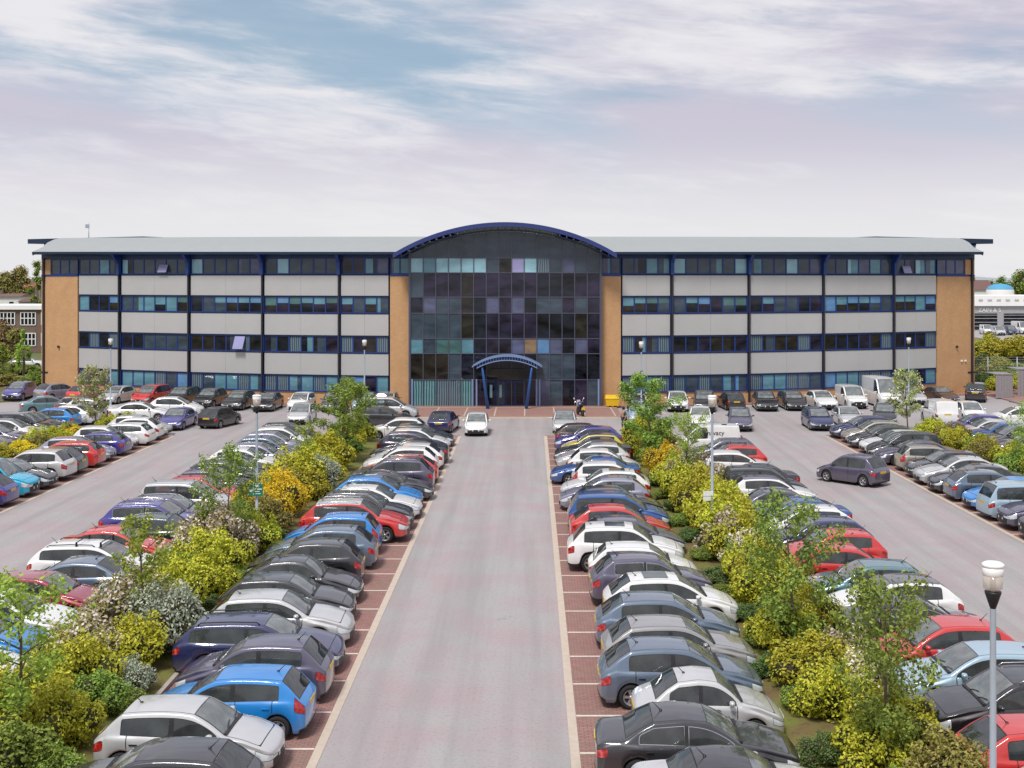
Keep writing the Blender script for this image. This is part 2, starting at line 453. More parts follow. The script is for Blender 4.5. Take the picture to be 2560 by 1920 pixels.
SPECS = {
 'sh': car_spec(3.92, 1.70, 1.47, 1.02, 1.72, 3.30, 3.78, rgl_z=.98, wf=.78, wr=3.27, word='small hatchback', wrad=.30, sw1=3.30, bp=2.18),
 'sf': car_spec(3.92, 1.70, 1.47, 1.02, 1.72, 3.34, 3.78, rgl_z=.98, wf=.78, wr=3.27, word='small hatchback', wrad=.30, sw1=3.30, bp=2.18, tall=True, mid=.7),
 'gp': car_spec(4.02, 1.76, 1.57, 0.96, 1.72, 3.42, 3.86, rgl_z=1.02, wf=.80, wr=3.28, word='people carrier', sw1=3.40, bp=2.22, mid=.66),
 'sv': car_spec(3.90, 1.68, 1.50, 0.92, 1.66, 3.36, 3.78, rgl_z=1.0, wf=.76, wr=3.22, word='small hatchback', wrad=.30, sw1=3.40, bp=2.12, tall=True),
 'ha': car_spec(4.28, 1.79, 1.47, 1.22, 1.98, 3.55, 4.08, rgl_z=1.02, wf=.88, wr=3.50, word='hatchback', sw1=3.62, bp=2.45),
 'hb': car_spec(4.22, 1.77, 1.50, 1.08, 1.90, 3.45, 4.05, rgl_z=1.03, wf=.84, wr=3.45, word='hatchback', sw1=3.50, bp=2.35, tum=.74),
 'sa': car_spec(4.65, 1.81, 1.44, 1.35, 2.12, 3.35, 4.00, rgl_z=1.04, tail_z=.99, wf=.92, wr=3.72, word='saloon', mid=.66, sw1=3.70, bp=2.60, belt1=.96, tum=.75),
 'es': car_spec(4.70, 1.81, 1.47, 1.32, 2.10, 4.10, 4.56, rgl_z=1.03, wf=.92, wr=3.72, word='estate car', mid=.66, sw1=4.20, bp=2.58, rails=True),
 'su': car_spec(4.42, 1.85, 1.64, 1.18, 1.90, 3.75, 4.22, rgl_z=1.12, nose_z=.84, cowl_z=1.10, tail_z=1.05, belt0=1.02, belt1=1.10,
                wf=.88, wr=3.56, wrad=.345, gc=.21, word='SUV', sw1=3.80, bp=2.45, rails=True, cladding=True, tum=.79),
 'ju': car_spec(4.15, 1.78, 1.58, 1.12, 1.86, 3.45, 4.00, rgl_z=1.08, nose_z=.82, cowl_z=1.06, tail_z=1.0, belt0=.99, belt1=1.10,
                wf=.82, wr=3.38, wrad=.34, gc=.2, word='crossover', sw1=3.40, bp=2.35, cladding=True, tum=.74),
 'mp': car_spec(4.35, 1.82, 1.64, 0.98, 1.86, 3.92, 4.26, rgl_z=1.04, cowl_z=1.03, nose_z=.76, belt0=.93, belt1=.98, wf=.86, wr=3.54,
                word='people carrier', sw1=4.0, bp=2.45, tum=.80),
 'rd': car_spec(3.85, 1.68, 1.46, 1.12, 1.72, 2.75, 3.35, rgl_z=1.03, tail_z=.86, nose_z=.66, belt0=.90, belt1=.93, wf=.78, wr=3.1,
                wrad=.30, word='rounded small car', mid=.68, sw1=3.0, bp=2.18, tum=.72),
 'be': car_spec(4.10, 1.76, 1.50, 1.20, 1.80, 2.95, 3.75, rgl_z=1.02, tail_z=.84, nose_z=.66, belt0=.93, belt1=.96, wf=.82, wr=3.32,
                word='rounded coupe', sw1=3.15, bp=2.35, tum=.70),
 'cv': car_spec(4.30, 1.80, 1.40, 1.32, 1.95, 3.05, 3.55, rgl_z=1.02, tail_z=.96, wf=.88, wr=3.48, word='convertible', sw1=3.15, bp=2.55, tum=.74, soft=True),
 'vs': car_spec(4.45, 1.83, 1.86, 1.02, 1.78, 4.28, 4.40, rgl_z=1.10, tail_z=1.02, cowl_z=1.10, nose_z=.86, belt0=1.0, belt1=1.06, wf=.86, wr=3.62,
                word='small van', sw1=2.35, bp=2.75, tum=.86, van=True, wrad=.33),
 'vl': car_spec(5.70, 2.05, 2.52, 0.85, 1.62, 5.50, 5.64, rgl_z=1.55, tail_z=1.3, cowl_z=1.32, nose_z=1.0, belt0=1.22, belt1=1.28, wf=.98, wr=4.7,
                word='high-roof van', sw1=2.15, bp=2.9, tum=.88, van=True, wrad=.35),
}
FR = [1.0, .86, .45, 0.0]
MAT = dict(paint=0, trim=1, wind=2, rear=3, side=4, head=5, tail=6, grille=7, roof=8)

def car_cage(sp):
    L, W, H = sp['L'], sp['W'], sp['H']
    hw = W / 2
    cowl, roof, rend, rgl = sp['cowl'], sp['roof'], sp['rend'], sp['rgl']
    cz, nz, rz, tz = sp['cowl_z'], sp['nose_z'], sp['rgl_z'], sp['tail_z']
    van = sp['van']
    top = [(0, nz - .10), (.06, nz - .02), (.22, nz + .05), (cowl * .6, nz + .6 * (cz - nz) + .035), (cowl, cz),
           (cowl + (roof - cowl) * .55, cz + (H - cz) * .60), (roof, H - .045), (roof + .35, H - .008), ((roof + rend) / 2, H),
           (rend - .3, H - .02), (rend, H - (.05 if not van else .03)), (rend + (rgl - rend) * .5, rz + (H - .05 - rz) * .58), (rgl, rz),
           (L - .05, tz), (L, tz - .09)]
    if van: top = [t for t in top if t[0] <= rend or t[0] >= rgl]; 
    belt = [(0, nz - .16), (.25, nz - .05), (cowl, sp['belt0']), (L - .4, sp['belt1']), (L, min(tz, sp['belt1']) - .08)]
    wid = [(0, .80), (.05, .88), (.16, .945), (.38, .985), (.8, 1.0), (L - .9, 1.0), (L - .35, .975), (L - .12, .935), (L, .87 if not van else .93)]
    ra = sp['wrad'] + .055
    keys = [0, .05, .16, .32, cowl * .62, cowl, cowl + (roof - cowl) * .5, roof, roof + .35, (roof + rend) / 2, rend, (rend + rgl) / 2,
            rgl, L - .25, L - .12, L - .04, L, sp['sw1']]
    pri = set()
    for wc in (sp['wf'], sp['wr']):
        for d in (-ra - .02, -ra, -ra * .85, -ra * .5, 0, ra * .5, ra * .85, ra, ra + .02):
            pri.add(round(wc + d, 3))
    bp = sp['bp']
    for d in (bp - .045, bp + .045): pri.add(round(d, 3))
    seams = []
    a0 = cowl + .12
    for d in (.235, a0, bp + .075, min(sp['wr'] - .12, sp['sw1'] - .12) if not van else 4.0):
        seams.append(d)
    for k in (cowl, roof, rend, rgl, sp['sw1'], 0, L, L - .25, .32): pri.add(round(k, 3))
    st = sorted(pri)
    for k in keys:
        if min(abs(k - q) for q in st) > .045: st.append(k); st.sort()
    # thin out keys that sit too close (keep arch corners)
    seamset = []
    for d in seams:
        if min(abs(d - q) for q in st) > .03:
            st += [d - .010, d + .010]; seamset.append(d)
    st.sort()
    rows = []
    for d in st:
        zt = interp(d, top); zb = min(interp(d, belt), zt - .045)
        w = interp(d, wid) * hw
        zs = sp['gc'] + (.06 if d < .1 or d > L - .1 else 0)
        for wc in (sp['wf'], sp['wr']):
            if abs(d - wc) <= ra + .001:
                zs = max(zs, sp['wrad'] + math.sqrt(max(0, ra * ra - (d - wc) ** 2)))
        zs = min(zs, zb - .14)
        f = max(0.0, min(1.0, (zt - sp['belt0']) / (H - sp['belt0'])))
        base = w * .93
        top_hw = base + (hw * sp['tum'] - base) * (f ** .9)
        if d > rend: top_hw = min(top_hw, w * .93)
        crown = .045 * (1 if f > .3 else .8)
        z6 = zt - crown
        z5 = max(zb + .006, z6 - .045 - .02 * f)
        t5 = (z5 - zb) / max(.01, z6 - zb)
        y5 = base + (top_hw - base) * t5 + .012 * f
        if abs(z6 - zb) < .03: z6 = zb + .03
        zm = zs + (zb - zs) * sp['mid']
        sec = [(w * .945, zs), (w * .985, zs + (zb - zs) * .12), (w * 1.0, zm), (w * .975, zb - .05 if zb - .05 > zm else (zb + zm) / 2),
               (base, zb), (y5, z5), (top_hw, z6), (top_hw * .878, zt - crown * .60), (top_hw * .86, zt - crown * .55), (top_hw * .45, zt - crown * .12), (0, zt)]
        rows.append(sec)
    return st, rows, seamset

def make_car_meshes(key):
    sp = SPECS[key]
    st, rows, seams = car_cage(sp)
    L = sp['L']; n = 11
    bm = bmesh.new()
    cr = bm.edges.layers.float.new('crease_edge')
    X = lambda d: L / 2 - d
    vs = []
    for d, sec in zip(st, rows):
        left = [bm.verts.new((X(d), y, z)) for (y, z) in sec]
        right = [bm.verts.new((X(d), -y, z)) for (y, z) in sec[:-1]] + [left[-1]]
        vs.append((left, right))
    def face(a, mi):
        try:
            f = bm.faces.new(a); f.material_index = mi; f.smooth = True
        except ValueError: pass
    van, soft = sp['van'], sp['soft']
    for k in range(len(st) - 1):
        d = (st[k] + st[k + 1]) / 2
        seam = (st[k + 1] - st[k]) < .025 and any(abs(d - s) < .003 for s in seams)
        for side in (0, 1):
            A, B = vs[k][side], vs[k + 1][side]
            for i in range(n - 1):
                mi = MAT['paint']
                if i == 0: mi = MAT['trim'] if (sp['cladding'] or d < .12 or d > L - .12) else MAT['paint']
                if sp['cladding'] and i == 0: mi = MAT['trim']
                if i == 4:
                    hgt = (A[5].co.z - A[4].co.z + B[5].co.z - B[4].co.z) / 2
                    if sp['cowl'] + .16 < d < sp['sw1'] and hgt > .05:
                        mi = MAT['side']
                        if abs(d - sp['bp']) < .046: mi = MAT['trim']
                if i >= 8 and sp['cowl'] < d < sp['roof']: mi = MAT['wind']
                if i >= 8 and sp['rend'] < d < sp['rgl'] and not van: mi = MAT['rear']
                if i >= 6 and sp['roof'] < d < sp['rend']: mi = MAT['roof']
                if i == 7 and (.21 < d < sp['rend'] or (sp['rend'] < d < sp['rgl'] and not van)): mi = MAT['trim']
                if soft and i >= 5 and sp['roof'] < d < sp['rend']: mi = MAT['roof']
                if soft and i >= 4 and sp['sw1'] < d < sp['rgl'] and mi == MAT['paint']: mi = MAT['roof']
                if i in (2, 3) and d < .33: mi = MAT['head']
                if i == 3 and d < .33: mi = MAT['paint'] if key in ('vl',) else MAT['head']
                if i == 2 and d > L - .25: mi = MAT['tail']
                if sp['tall'] and i in (3, 4, 5) and d > L - .25: mi = MAT['tail']
                if seam and (1 <= i <= 3 if d > .5 else i >= 8): mi = MAT['trim']
                q = [A[i], A[i + 1], B[i + 1], B[i]]
                face(q if side == 0 else q[::-1], mi)
    # nose and tail caps
    for end, (Lf, Rt) in ((0, vs[0]), (1, vs[-1])):
        x0 = Lf[0].co.x; sg = 1 if end == 0 else -1
        grid = []
        for i in range(7):
            a, b = Lf[i], Rt[i]
            if i == 6:
                row = [Lf[6], Lf[7], Lf[8], Lf[9], Lf[10], Rt[9], Rt[8], Rt[7], Rt[6]]
                for q, v in zip((1, .878, .86, .45, 0, .45, .86, .878, 1), row):
                    v.co.x += sg * .04 * (1 - q * q)
            else:
                row = [a]
                bulge = (.10 if end == 0 else .05) * (1.0 if i < 4 else .7)
                for q in (.878, .86, .45, 0, -.45, -.86, -.878):
                    row.append(bm.verts.new((x0 + sg * bulge * (1 - q * q), a.co.y * q, a.co.z)))
                row.append(b)
            grid.append(row)
        for i in range(6):
            for j in range(8):
                mi = MAT['paint']
                outer = j in (0, 1, 6, 7); mid = j in (2, 5); cen = j in (3, 4)
                if end == 0:
                    if i == 0: mi = MAT['trim']
                    if i in (2, 3) and (outer or (mid and i == 2)): mi = MAT['head']
                    if i == 2 and cen: mi = MAT['grille']
                    if i == 1 and (cen or mid): mi = MAT['grille']
                else:
                    if i == 0: mi = MAT['trim']
                    if i == 2 and outer: mi = MAT['tail']
                    if van and i >= 3 and not outer and False: mi = MAT['rear']
                q = [grid[i][j], grid[i][j + 1], grid[i + 1][j + 1], grid[i + 1][j]]
                face(q[::-1] if end == 0 else q, mi)
    bm.normal_update()
    bmesh.ops.recalc_face_normals(bm, faces=bm.faces)
    for e in bm.edges:
        fs = e.link_faces
        if len(fs) == 2 and fs[0].material_index != fs[1].material_index: e[cr] = .85
        elif len(fs) == 1: e[cr] = .6
    for k in range(len(st) - 1):          # a crisp shoulder and bonnet edge
        for side in (0, 1):
            for i, c in ((4, .35), (3, .15), (6, .3)):
                e = bm.edges.get((vs[k][side][i], vs[k + 1][side][i]))
                if e and e[cr] < c: e[cr] = c
    me = bpy.data.meshes.new('cage')
    bm.to_mesh(me); bm.free()
    ob = bpy.data.objects.new('cage', me); link(ob)
    md = ob.modifiers.new('s', 'SUBSURF'); md.levels = 2; md.render_levels = 2
    dg = bpy.context.evaluated_depsgraph_get()
    ev = bpy.data.meshes.new_from_object(ob.evaluated_get(dg))
    bpy.data.objects.remove(ob)
    return sp, split_mesh(ev, key)

def split_mesh(ev, key):
    """cut the smooth shell into body, glass and lamps"""
    out = []
    inv = {v: k for k, v in MAT.items()}
    def sub(pred, name, inset=0, islands=True):
        b = bmesh.new(); b.from_mesh(ev)
        bmesh.ops.delete(b, geom=[f for f in b.faces if not pred(f)], context='FACES')
        if not b.faces: b.free(); return []
        groups = []
        if islands:
            seen = set()
            for f in b.faces:
                if f in seen: continue
                stack = [f]; seen.add(f); g = []
                while stack:
                    q = stack.pop(); g.append(q)
                    for e in q.edges:
                        for r in e.link_faces:
                            if r not in seen: seen.add(r); stack.append(r)
                groups.append([q.index for q in g])
        else: groups = [[f.index for f in b.faces]]
        res = []
        for g in groups:
            c = b.copy(); c.faces.ensure_lookup_table()
            gs = set(g)
            bmesh.ops.delete(c, geom=[f for f in c.faces if f.index not in gs], context='FACES')
            if len(c.faces) < 3: c.free(); continue
            if inset:
                r = bmesh.ops.inset_region(c, faces=list(c.faces), thickness=inset, use_boundary=True)
                for f in c.faces: f.material_index = 0
                for f in r['faces']: f.material_index = 1
            else:
                for f in c.faces: f.material_index = 0
            m = bpy.data.meshes.new(name); c.to_mesh(m); c.free(); res.append((name, m))
        b.free()
        return res
    # body keeps paint, trim and roof
    b = bmesh.new(); b.from_mesh(ev)
    keep = (MAT['paint'], MAT['trim'], MAT['roof'])
    bmesh.ops.delete(b, geom=[f for f in b.faces if f.material_index not in keep], context='FACES')
    for f in b.faces: f.material_index = {MAT['paint']: 0, MAT['trim']: 1, MAT['roof']: 2}[f.material_index]
    m = bpy.data.meshes.new('body'); b.to_mesh(m); b.free()
    out.append(('body', m))
    out += sub(lambda f: f.material_index == MAT['wind'], 'windscreen', .02, False)
    out += sub(lambda f: f.material_index == MAT['rear'], 'rear_window', .02, False)
    out += sub(lambda f: f.material_index == MAT['side'], 'side_window', .014)
    out += sub(lambda f: f.material_index == MAT['head'], 'headlight', .012)
    out += sub(lambda f: f.material_index == MAT['tail'], 'tail_light', .01)
    out += sub(lambda f: f.material_index == MAT['grille'], 'grille', .012, False)
    return out

def wheel_meshes(r):
    t = MB()
    w = .105
    t.lathe([(r * .60, -w * .9), (r * .9, -w), (r, -w * .7), (r, w * .7), (r * .9, w), (r * .66, w * .95), (r * .64, w * .55), (.02, w * .5)], 24, 0, 'y')
    tm = t.mesh('wheel')
    q = MB()
    q.lathe([(r * .66, w * .97), (r * .60, w * 1.0), (r * .57, w * .7)], 24, 0, 'y')
    for k in range(5):
        a = 2 * PI * k / 5 + .3
        Mx = Matrix.Rotation(a, 4, 'Y')
        q.box(.03, r * .60, w * .55, w * .85, -.028, .028, 0, Mx)
        Mx = Matrix.Rotation(a + .22, 4, 'Y')
        q.box(.06, r * .60, w * .52, w * .78, -.014, .014, 0, Mx)
    q.lathe([(.055, w * .6), (.055, w * .9), (.0, w * .92)], 12, 0, 'y')
    return tm, q.mesh('rim')
WM = {}

CAR = {}
rsz = random.Random(77)
def car_kind(key):
    if key in CAR: return CAR[key]
    sp, parts = make_car_meshes(key)
    L, W, H = sp['L'], sp['W'], sp['H']
    r = sp['wrad']
    if r not in WM: WM[r] = wheel_meshes(r)
    ex = []
    u = MB()
    u.box(-L / 2 + .16, L / 2 - .16, -W / 2 + .25, W / 2 - .25, sp['gc'] - .01, .66)
    u.box(-L / 2 + .4, L / 2 - sp['cowl'], -W / 2 + .14, W / 2 - .14, .665, .74)
    ex.append(('underbody', u.mesh('underbody'), ['trim']))
    s = MB(); X_ = lambda d: L / 2 - d
    zc = sp['belt0']; iw = W / 2 - .13
    s.box(X_(min(sp['rgl'], L - .3)), X_(sp['cowl'] + .05), -iw, iw, .60, .64, 0)
    s.box(X_(sp['cowl'] + .42), X_(sp['cowl'] + .02), -iw + .03, iw - .03, .66, zc + .0, 0)
    d1 = sp['cowl'] + 1.12; zh = zc + .30 if H < 1.7 else zc + .42
    for q_ in (1, -1):
        y = q_ * .36
        s.box(X_(d1 + .05), X_(d1 - .42), y - .23, y + .23, .62, .76, 1)
        T = Matrix.Translation((X_(d1), y, .70)) @ Matrix.Rotation(R(-13), 4, 'Y')
        s.box(-.07, .05, -.22, .22, 0, zh - .18 - .70, 1, T); s.box(-.05, .03, -.12, .12, zh - .16 - .70, zh - .70, 1, T)
    if not sp['van']:
        d2 = min(d1 + .92, sp['rgl'] - .45)
        s.box(X_(d2 + .05), X_(d2 - .40), -iw + .06, iw - .06, .62, .78, 1)
        T = Matrix.Translation((X_(d2), 0, .70)) @ Matrix.Rotation(R(-12), 4, 'Y')
        s.box(-.07, .05, -iw + .06, iw - .06, 0, zc - .70 + .02, 1, T)
        for y in (-.38, .38): s.box(-.05, .03, y - .12, y + .12, zc - .70 + .03, zc - .70 + .17, 1, T)
        s.box(X_(sp['rgl'] - .02), X_(d2 + .12), -iw + .04, iw - .04, zc - .06, zc - .02, 0)
    else: s.box(X_(d1 + .16), X_(d1 + .12), -iw, iw, .6, H - .12, 0)
    ex.append(('seats', s.mesh('seats'), ['cabin', 'seat']))
    p = MB(); zf = sp['gc'] + .22
    p.box(L / 2 + .07, L / 2 + .088, -.26, .26, zf, zf + .11)
    ex.append(('number_plate', p.mesh('number_plate'), ['plate_w']))
    p = MB(); zr = min(.80, sp['tail_z'] - .22)
    p.box(-L / 2 - .045, -L / 2 - .02, -.26, .26, zr, zr + .115)
    ex.append(('number_plate', p.mesh('number_plate'), ['plate_y']))
    for s in (1, -1):
        q = MB()
        x = L / 2 - sp['cowl'] - .28; z = sp['belt0'] + .06
        y = s * (W / 2 - .02)
        big = 1.5 if sp['van'] else 1
        q.tube([(x + .03, y - s * .05, z - .02), (x + .02, y + s * .05, z + .0)], .03, 6, 1)
        q.lathe([(.001, -.055), (.05, -.05), (.075 * big, -.02), (.075 * big, .03), (.05, .055), (.001, .06)], 10, 0, 'z', (x, y + s * .10, z + .045 * big))
        me = q.mesh('wing_mirror')
        for v in me.vertices:
            v.co.y = y + s * .10 + (v.co.y - (y + s * .10)) * 1.35
        ex.append(('wing_mirror', me, ['PAINT', 'trim']))
    hd = []
    for s in (1, -1):
        for d in ((sp['bp'] - .28), (min(sp['wr'] - .28, sp['sw1'] - .2) if not sp['van'] else sp['bp'] + .3)):
            q = MB(); q.box(L / 2 - d - .09, L / 2 - d + .09, s * (W / 2 - .035), s * (W / 2 + .018), sp['belt0'] - .115, sp['belt0'] - .09)
            hd.append(('door_handle', q.mesh('door_handle'), ['PAINT']))
    q = MB(); q.tube([(-L / 2 + L - sp['rend'] + .22, 0, H - .03), (-L / 2 + L - sp['rend'] + .02, 0, H + .17)], [.012, .006], 5)
    q.lathe([(.045, -.03), (.03, .01), (.0, .02)], 8, 0, 'z', (-L / 2 + L - sp['rend'] + .22, 0, H - .015))
    hd.append(('antenna', q.mesh('antenna'), ['black']))
    q = MB(); yy = .48  # rear wiper, exhaust sits below
    for s in (0, 1):
        q = MB(); dz = (H - .045 - sp['cowl_z']) / (sp['roof'] - sp['cowl'])
        f_ = lambda y, u, up=.03: (L / 2 - sp['cowl'] - u, y, sp['cowl_z'] + u * dz * 1.05 + up)
        q.tube([f_(.10 - s * .55, -.03, .0), f_(.38 - s * .55, .05), f_(.62 - s * .58, .09)], .010, 5)
        hd.append(('wiper', q.mesh('wiper'), ['black']))
    if sp['rails']:
        for s in (1, -1):
            q = MB()
            y = s * sp['tum'] * W / 2 * .90
            x0, x1 = L / 2 - sp['roof'] - .12, L / 2 - sp['rend'] + .1
            q.tube([(x0, y, H - .05), (x0 - .1, y, H + .015), ((x0 + x1) / 2, y, H + .035), (x1 + .1, y, H + .005), (x1, y, H - .06)], .018, 6)
            hd.append(('roof_rail', q.mesh('roof_rail'), ['chrome' if key == 'su' else 'black']))
    if sp['van'] is False:
        q = MB(); q.box(L / 2 - sp['cowl'] - .07, L / 2 - sp['cowl'] + .05, -W * .38, W * .38, sp['cowl_z'] - .02, sp['cowl_z'] + .012)
        ex.append(('wiper_cowl', q.mesh('wiper_cowl'), ['trim']))
    CAR[key] = (sp, parts, ex, hd)
    return CAR[key]

PMATS = {'windscreen': ('wind', 'trim'), 'rear_window': ('rearg', 'trim'), 'side_window': ('side', 'trim'),
         'headlight': ('head', 'trim'), 'tail_light': ('tail', 'trim'), 'grille': ('black', 'trim')}

def car(key, colour, x, y, deg, roof=None, detail=2, rails=None, darkrim=False, name=None, chrome=False, sun=False):
    """one car standing at x, y; deg = heading of its nose"""
    sp, parts, ex, hd = car_kind(key)
    nm = name or {'vs': 'parked_van', 'vl': 'parked_van'}.get(key, 'parked_car')
    root = empty(nm, (x, y, .012), R(deg))
    root.scale = (rsz.uniform(.975, 1.02), rsz.uniform(.98, 1.02), rsz.uniform(.97, 1.035))
    pm = PM[colour]
    rm = PM.get(roof, M.get(roof)) if roof else pm
    def put(pname, me, mats):
        if not len(me.materials):
            for _ in mats: me.materials.append(None)
            while len(me.materials) < len(mats): me.materials.append(None)
        o = bpy.data.objects.new(pname, me); link(o); o.parent = root
        for i, m_ in enumerate(mats):
            o.material_slots[i].link = 'OBJECT'
            o.material_slots[i].material = m_
        return o
    for pn, me in parts:
        if pn == 'body': put(pn, me, [pm, M['trim'], rm])
        else: put(pn, me, [M[q] for q in (('side', 'chrome') if chrome and pn == 'side_window' else PMATS[pn])])
    for pn, me, mt in ex + (hd if detail >= 2 else []):
        if pn == 'roof_rail' and rails is False: continue
        put(pn, me, [pm if q == 'PAINT' else M[q] for q in mt])
    if sun:
        q = MB(); c_ = L2 = sp['L'] / 2 - (sp['roof'] + .35)
        q.box(c_ - .75, c_ + .02, -.40, .40, sp['H'] - .03, sp['H'] + .004)
        q.build('sunroof', M['side'], root)
    tm, rmh = WM[sp['wrad']]
    for fx in (sp['wf'], sp['wr']):
        for s in (1, -1):
            w = bpy.data.objects.new('wheel', tm); link(w)
            if not tm.materials: tm.materials.append(M['tyre'])
            w.parent = root
            w.location = (sp['L'] / 2 - fx, s * (sp['W'] / 2 - .135), sp['wrad'] - .004)
            w.rotation_euler = (0, random.random() * 6, 0) if s == 1 else (0, random.random() * 6, PI)
            ri = bpy.data.objects.new('rim', rmh); link(ri); ri.parent = w
            if not rmh.materials: rmh.materials.append(None)
            ri.material_slots[0].link = 'OBJECT'
            ri.material_slots[0].material = M['dalloy' if darkrim else 'alloy']
    return root
# ---------------------------------------------------------------- where each car stands
# (y of the bay, kind, colour, nose: i = towards the planting, o = towards the lane, options)
RA = [
 (24.8,'ha','dark grey','i'), (27.35,'sh','silver','o'), (29.65,'sf','bright blue','i'), (32.0,'sh','purple grey','i'),
 (34.35,'es','navy','o'), (36.75,'ha','silver','o'), (39.2,'ha','dark grey','o'), (41.55,'be','dark grey','o'),
 (44.0,'ju','dark grey','i'), (46.4,'hb','slate blue','i'), (48.8,'sv','bright blue','i',{'rails':1}), (51.2,'su','red','o',{'roof':'silver'}),
 (53.6,'su','dark grey','o',{'chr':1}), (56.0,'ha','white','o'), (58.3,'hb','bright blue','o'), (60.7,'sa','dark grey','o'),
 (63.1,'su','purple grey','i'), (65.5,'hb','red','i'), (67.9,'ju','white','i'), (70.3,'hb','white','i'),
 (72.6,'sa','black','i'), (75.0,'hb','purple grey','o'), (77.4,'sh','white','o'), (79.8,'ha','dark grey','o')]
RB = [
 (25.2,'ha','silver','i'), (27.5,'hb','dark grey','i'), (29.8,'mp','white','i'), (32.3,'hb','white','i'), (34.6,'ha','bright blue','i'), (37.0,'ha','white','i'), (39.4,'sh','crimson','i'), (41.7,'sa','slate blue','o'),
 (44.1,'es','white','i',{'bars':1}), (46.5,'sa','red','i'), (48.9,'hb','dark green','o'), (51.3,'su','purple','i',{'chr':1}), (53.7,'ha','purple grey','i'),
 (56.1,'mp','silver','i'), (58.5,'hb','red','i'), (60.8,'ha','purple grey','i'), (63.2,'ju','dark grey','i'), (65.6,'sa','dark grey','i'),
 (68.0,'hb','white','i'), (70.4,'ha','lilac silver','i'), (72.8,'hb','slate blue','i'), (75.2,'ha','lilac silver','i'), (77.6,'hb','white','i'), (80.0,'ha','black','i')]
RC = [
 (54.2,'hb','grey','i'), (56.6,'ha','silver','i'), (58.9,'hb','purple','i'), (61.4,'vs','cyan','o'), (63.8,'ha','dark grey','o'), (66.3,'su','silver','i'), (68.6,'hb','dark green','i'), (70.9,'es','red','i',{'rails':0}),
 (73.3,'ha','lilac silver','o'), (75.7,'ha','purple','i'), (78.1,'sh','white','o'), (80.4,'es','white','i'), (82.8,'hb','white','i'), (85.1,'ha','silver','o')]
RD = [
 (77.2,'ha','grey','i'), (79.6,'sa','purple grey','i'), (82.0,'hb','white','i',{'roof':'black'}), (84.4,'mp','dark grey','i'), (86.7,'ha','brown','i'),
 (89.1,'hb','bright blue','o'), (91.6,'sa','white','o')]
RG = [
 (24.45,'cv','silver','i',{'roof':'black'}), (26.95,'sa','dark grey','i',{'chr':1,'sx':.94}), (29.35,'rd','silver','i',{'sx':.93}), (31.75,'hb','slate blue','i'), (34.15,'ha','pewter','i'),
 (36.55,'hb','slate blue','i'), (38.95,'hb','white','i',{'sun':1}), (41.35,'ju','purple grey','i',{'chr':1}), (43.75,'sh','white','i'), (46.15,'su','white','i',{'rails':0,'sun':1}),
 (48.55,'hb','purple grey','i'), (50.95,'hb','red','i'), (53.35,'mp','blue','i'), (55.75,'ha','dark grey','i'), (58.15,'hb','lilac silver','o'),
 (60.6,'ha','white','o',{'sun':1}), (63.0,'sv','white','i'), (65.4,'sa','blue','o'), (67.8,'sh','white','i'), (70.2,'ha','silver','o'),
 (72.6,'sa','black','o'), (75.0,'sh','yellow','o',{'roof':'purple grey'}), (77.4,'ju','purple','o'), (79.9,'hb','brown','i')]
RH = [
 (23.6,'hb','pale blue','o'), (26.1,'hb','red','o'), (28.9,'su','black','i'), (31.5,'ha','pale blue','i'), (33.9,'hb','red','i'), (36.3,'sa','dark grey','o',{'chr':1}),
 (38.7,'hb','white','i',{'roof':'grey'}), (41.1,'ha','teal','i'), (43.5,'sh','red','o'), (45.9,'sh','red','i'), (48.3,'hb','navy','i'),
 (50.7,'hb','white','i'), (53.1,'sa','blue','i'), (55.5,'sa','purple grey','o'), (57.9,'ju','white','o',{'roof':'purple grey'}), (60.3,'mp','dark grey','o'),
 (62.7,'sa','dark grey','i'), (67.3,'ha','white','o'), (69.6,'sh','red','i'), (71.9,'ju','purple grey','i',{'chr':1}), (76.2,'vs','white','i',{'van':1}), (79.4,'ha','silver','i')]
RI = [
 (48.6,'ha','grey','o'), (51.0,'su','dark grey','o'), (53.4,'su','purple grey','o',{'chr':1}), (55.7,'mp','pale blue','i'), (58.0,'hb','bright blue','o'), (60.4,'hb','slate blue','i'), (62.6,'sa','dark grey','o'),
 (65.0,'sa','silver','o'), (67.3,'hb','dark grey','o'), (69.6,'sv','champagne','i'), (72.0,'sa','purple grey','o'), (74.3,'mp','dark grey','o'),
 (76.6,'ha','white','o'), (79.0,'ha','dark grey','o'), (81.4,'hb','champagne','o'), (83.8,'ha','navy','o')]
RJ = [
 (68.5,'ha','dark grey','i'), (71.0,'sa','slate blue','i'), (73.4,'hb','dark grey','i'), (75.8,'es','purple grey','i'), (78.2,'ha','grey','i'), (80.6,'sa','blue','i'), (83.0,'sa','silver','i'), (85.4,'ha','purple','i')]
ROWS = [
 ('A', RA, -7.35, 'row left of the central lane', 180, 0),
 ('B', RB, -15.95, 'row beyond the left hedge', 0, 180),
 ('C', RC, -27.45, 'row left of the left lane', 180, 0),
 ('D', RD, -35.5, 'far left row behind shrubs', 0, 180),
 ('G', RG, 3.75, 'row right of the central lane', 0, 180),
 ('H', RH, 11.55, 'row beyond the right hedge', 180, 0),
 ('I', RI, 23.1, 'row right of the right lane', 0, 180),
 ('J', RJ, 31.3, 'far right row behind hedge', 180, 0)]

used_labels = {}
def unique(cands):
    for c in cands:
        c = ' '.join(c.split())
        if c not in used_labels and len(c.split()) <= 16:
            used_labels[c] = 1
            return c
    for c in cands:
        for ex in ('nearer the camera', 'nearer the building', 'in the middle of the row'):
            k = c + ', ' + ex
            if k not in used_labels and len(k.split()) <= 16:
                used_labels[k] = 1; return k
    print('LABEL CLASH', cands[0]); return cands[0]

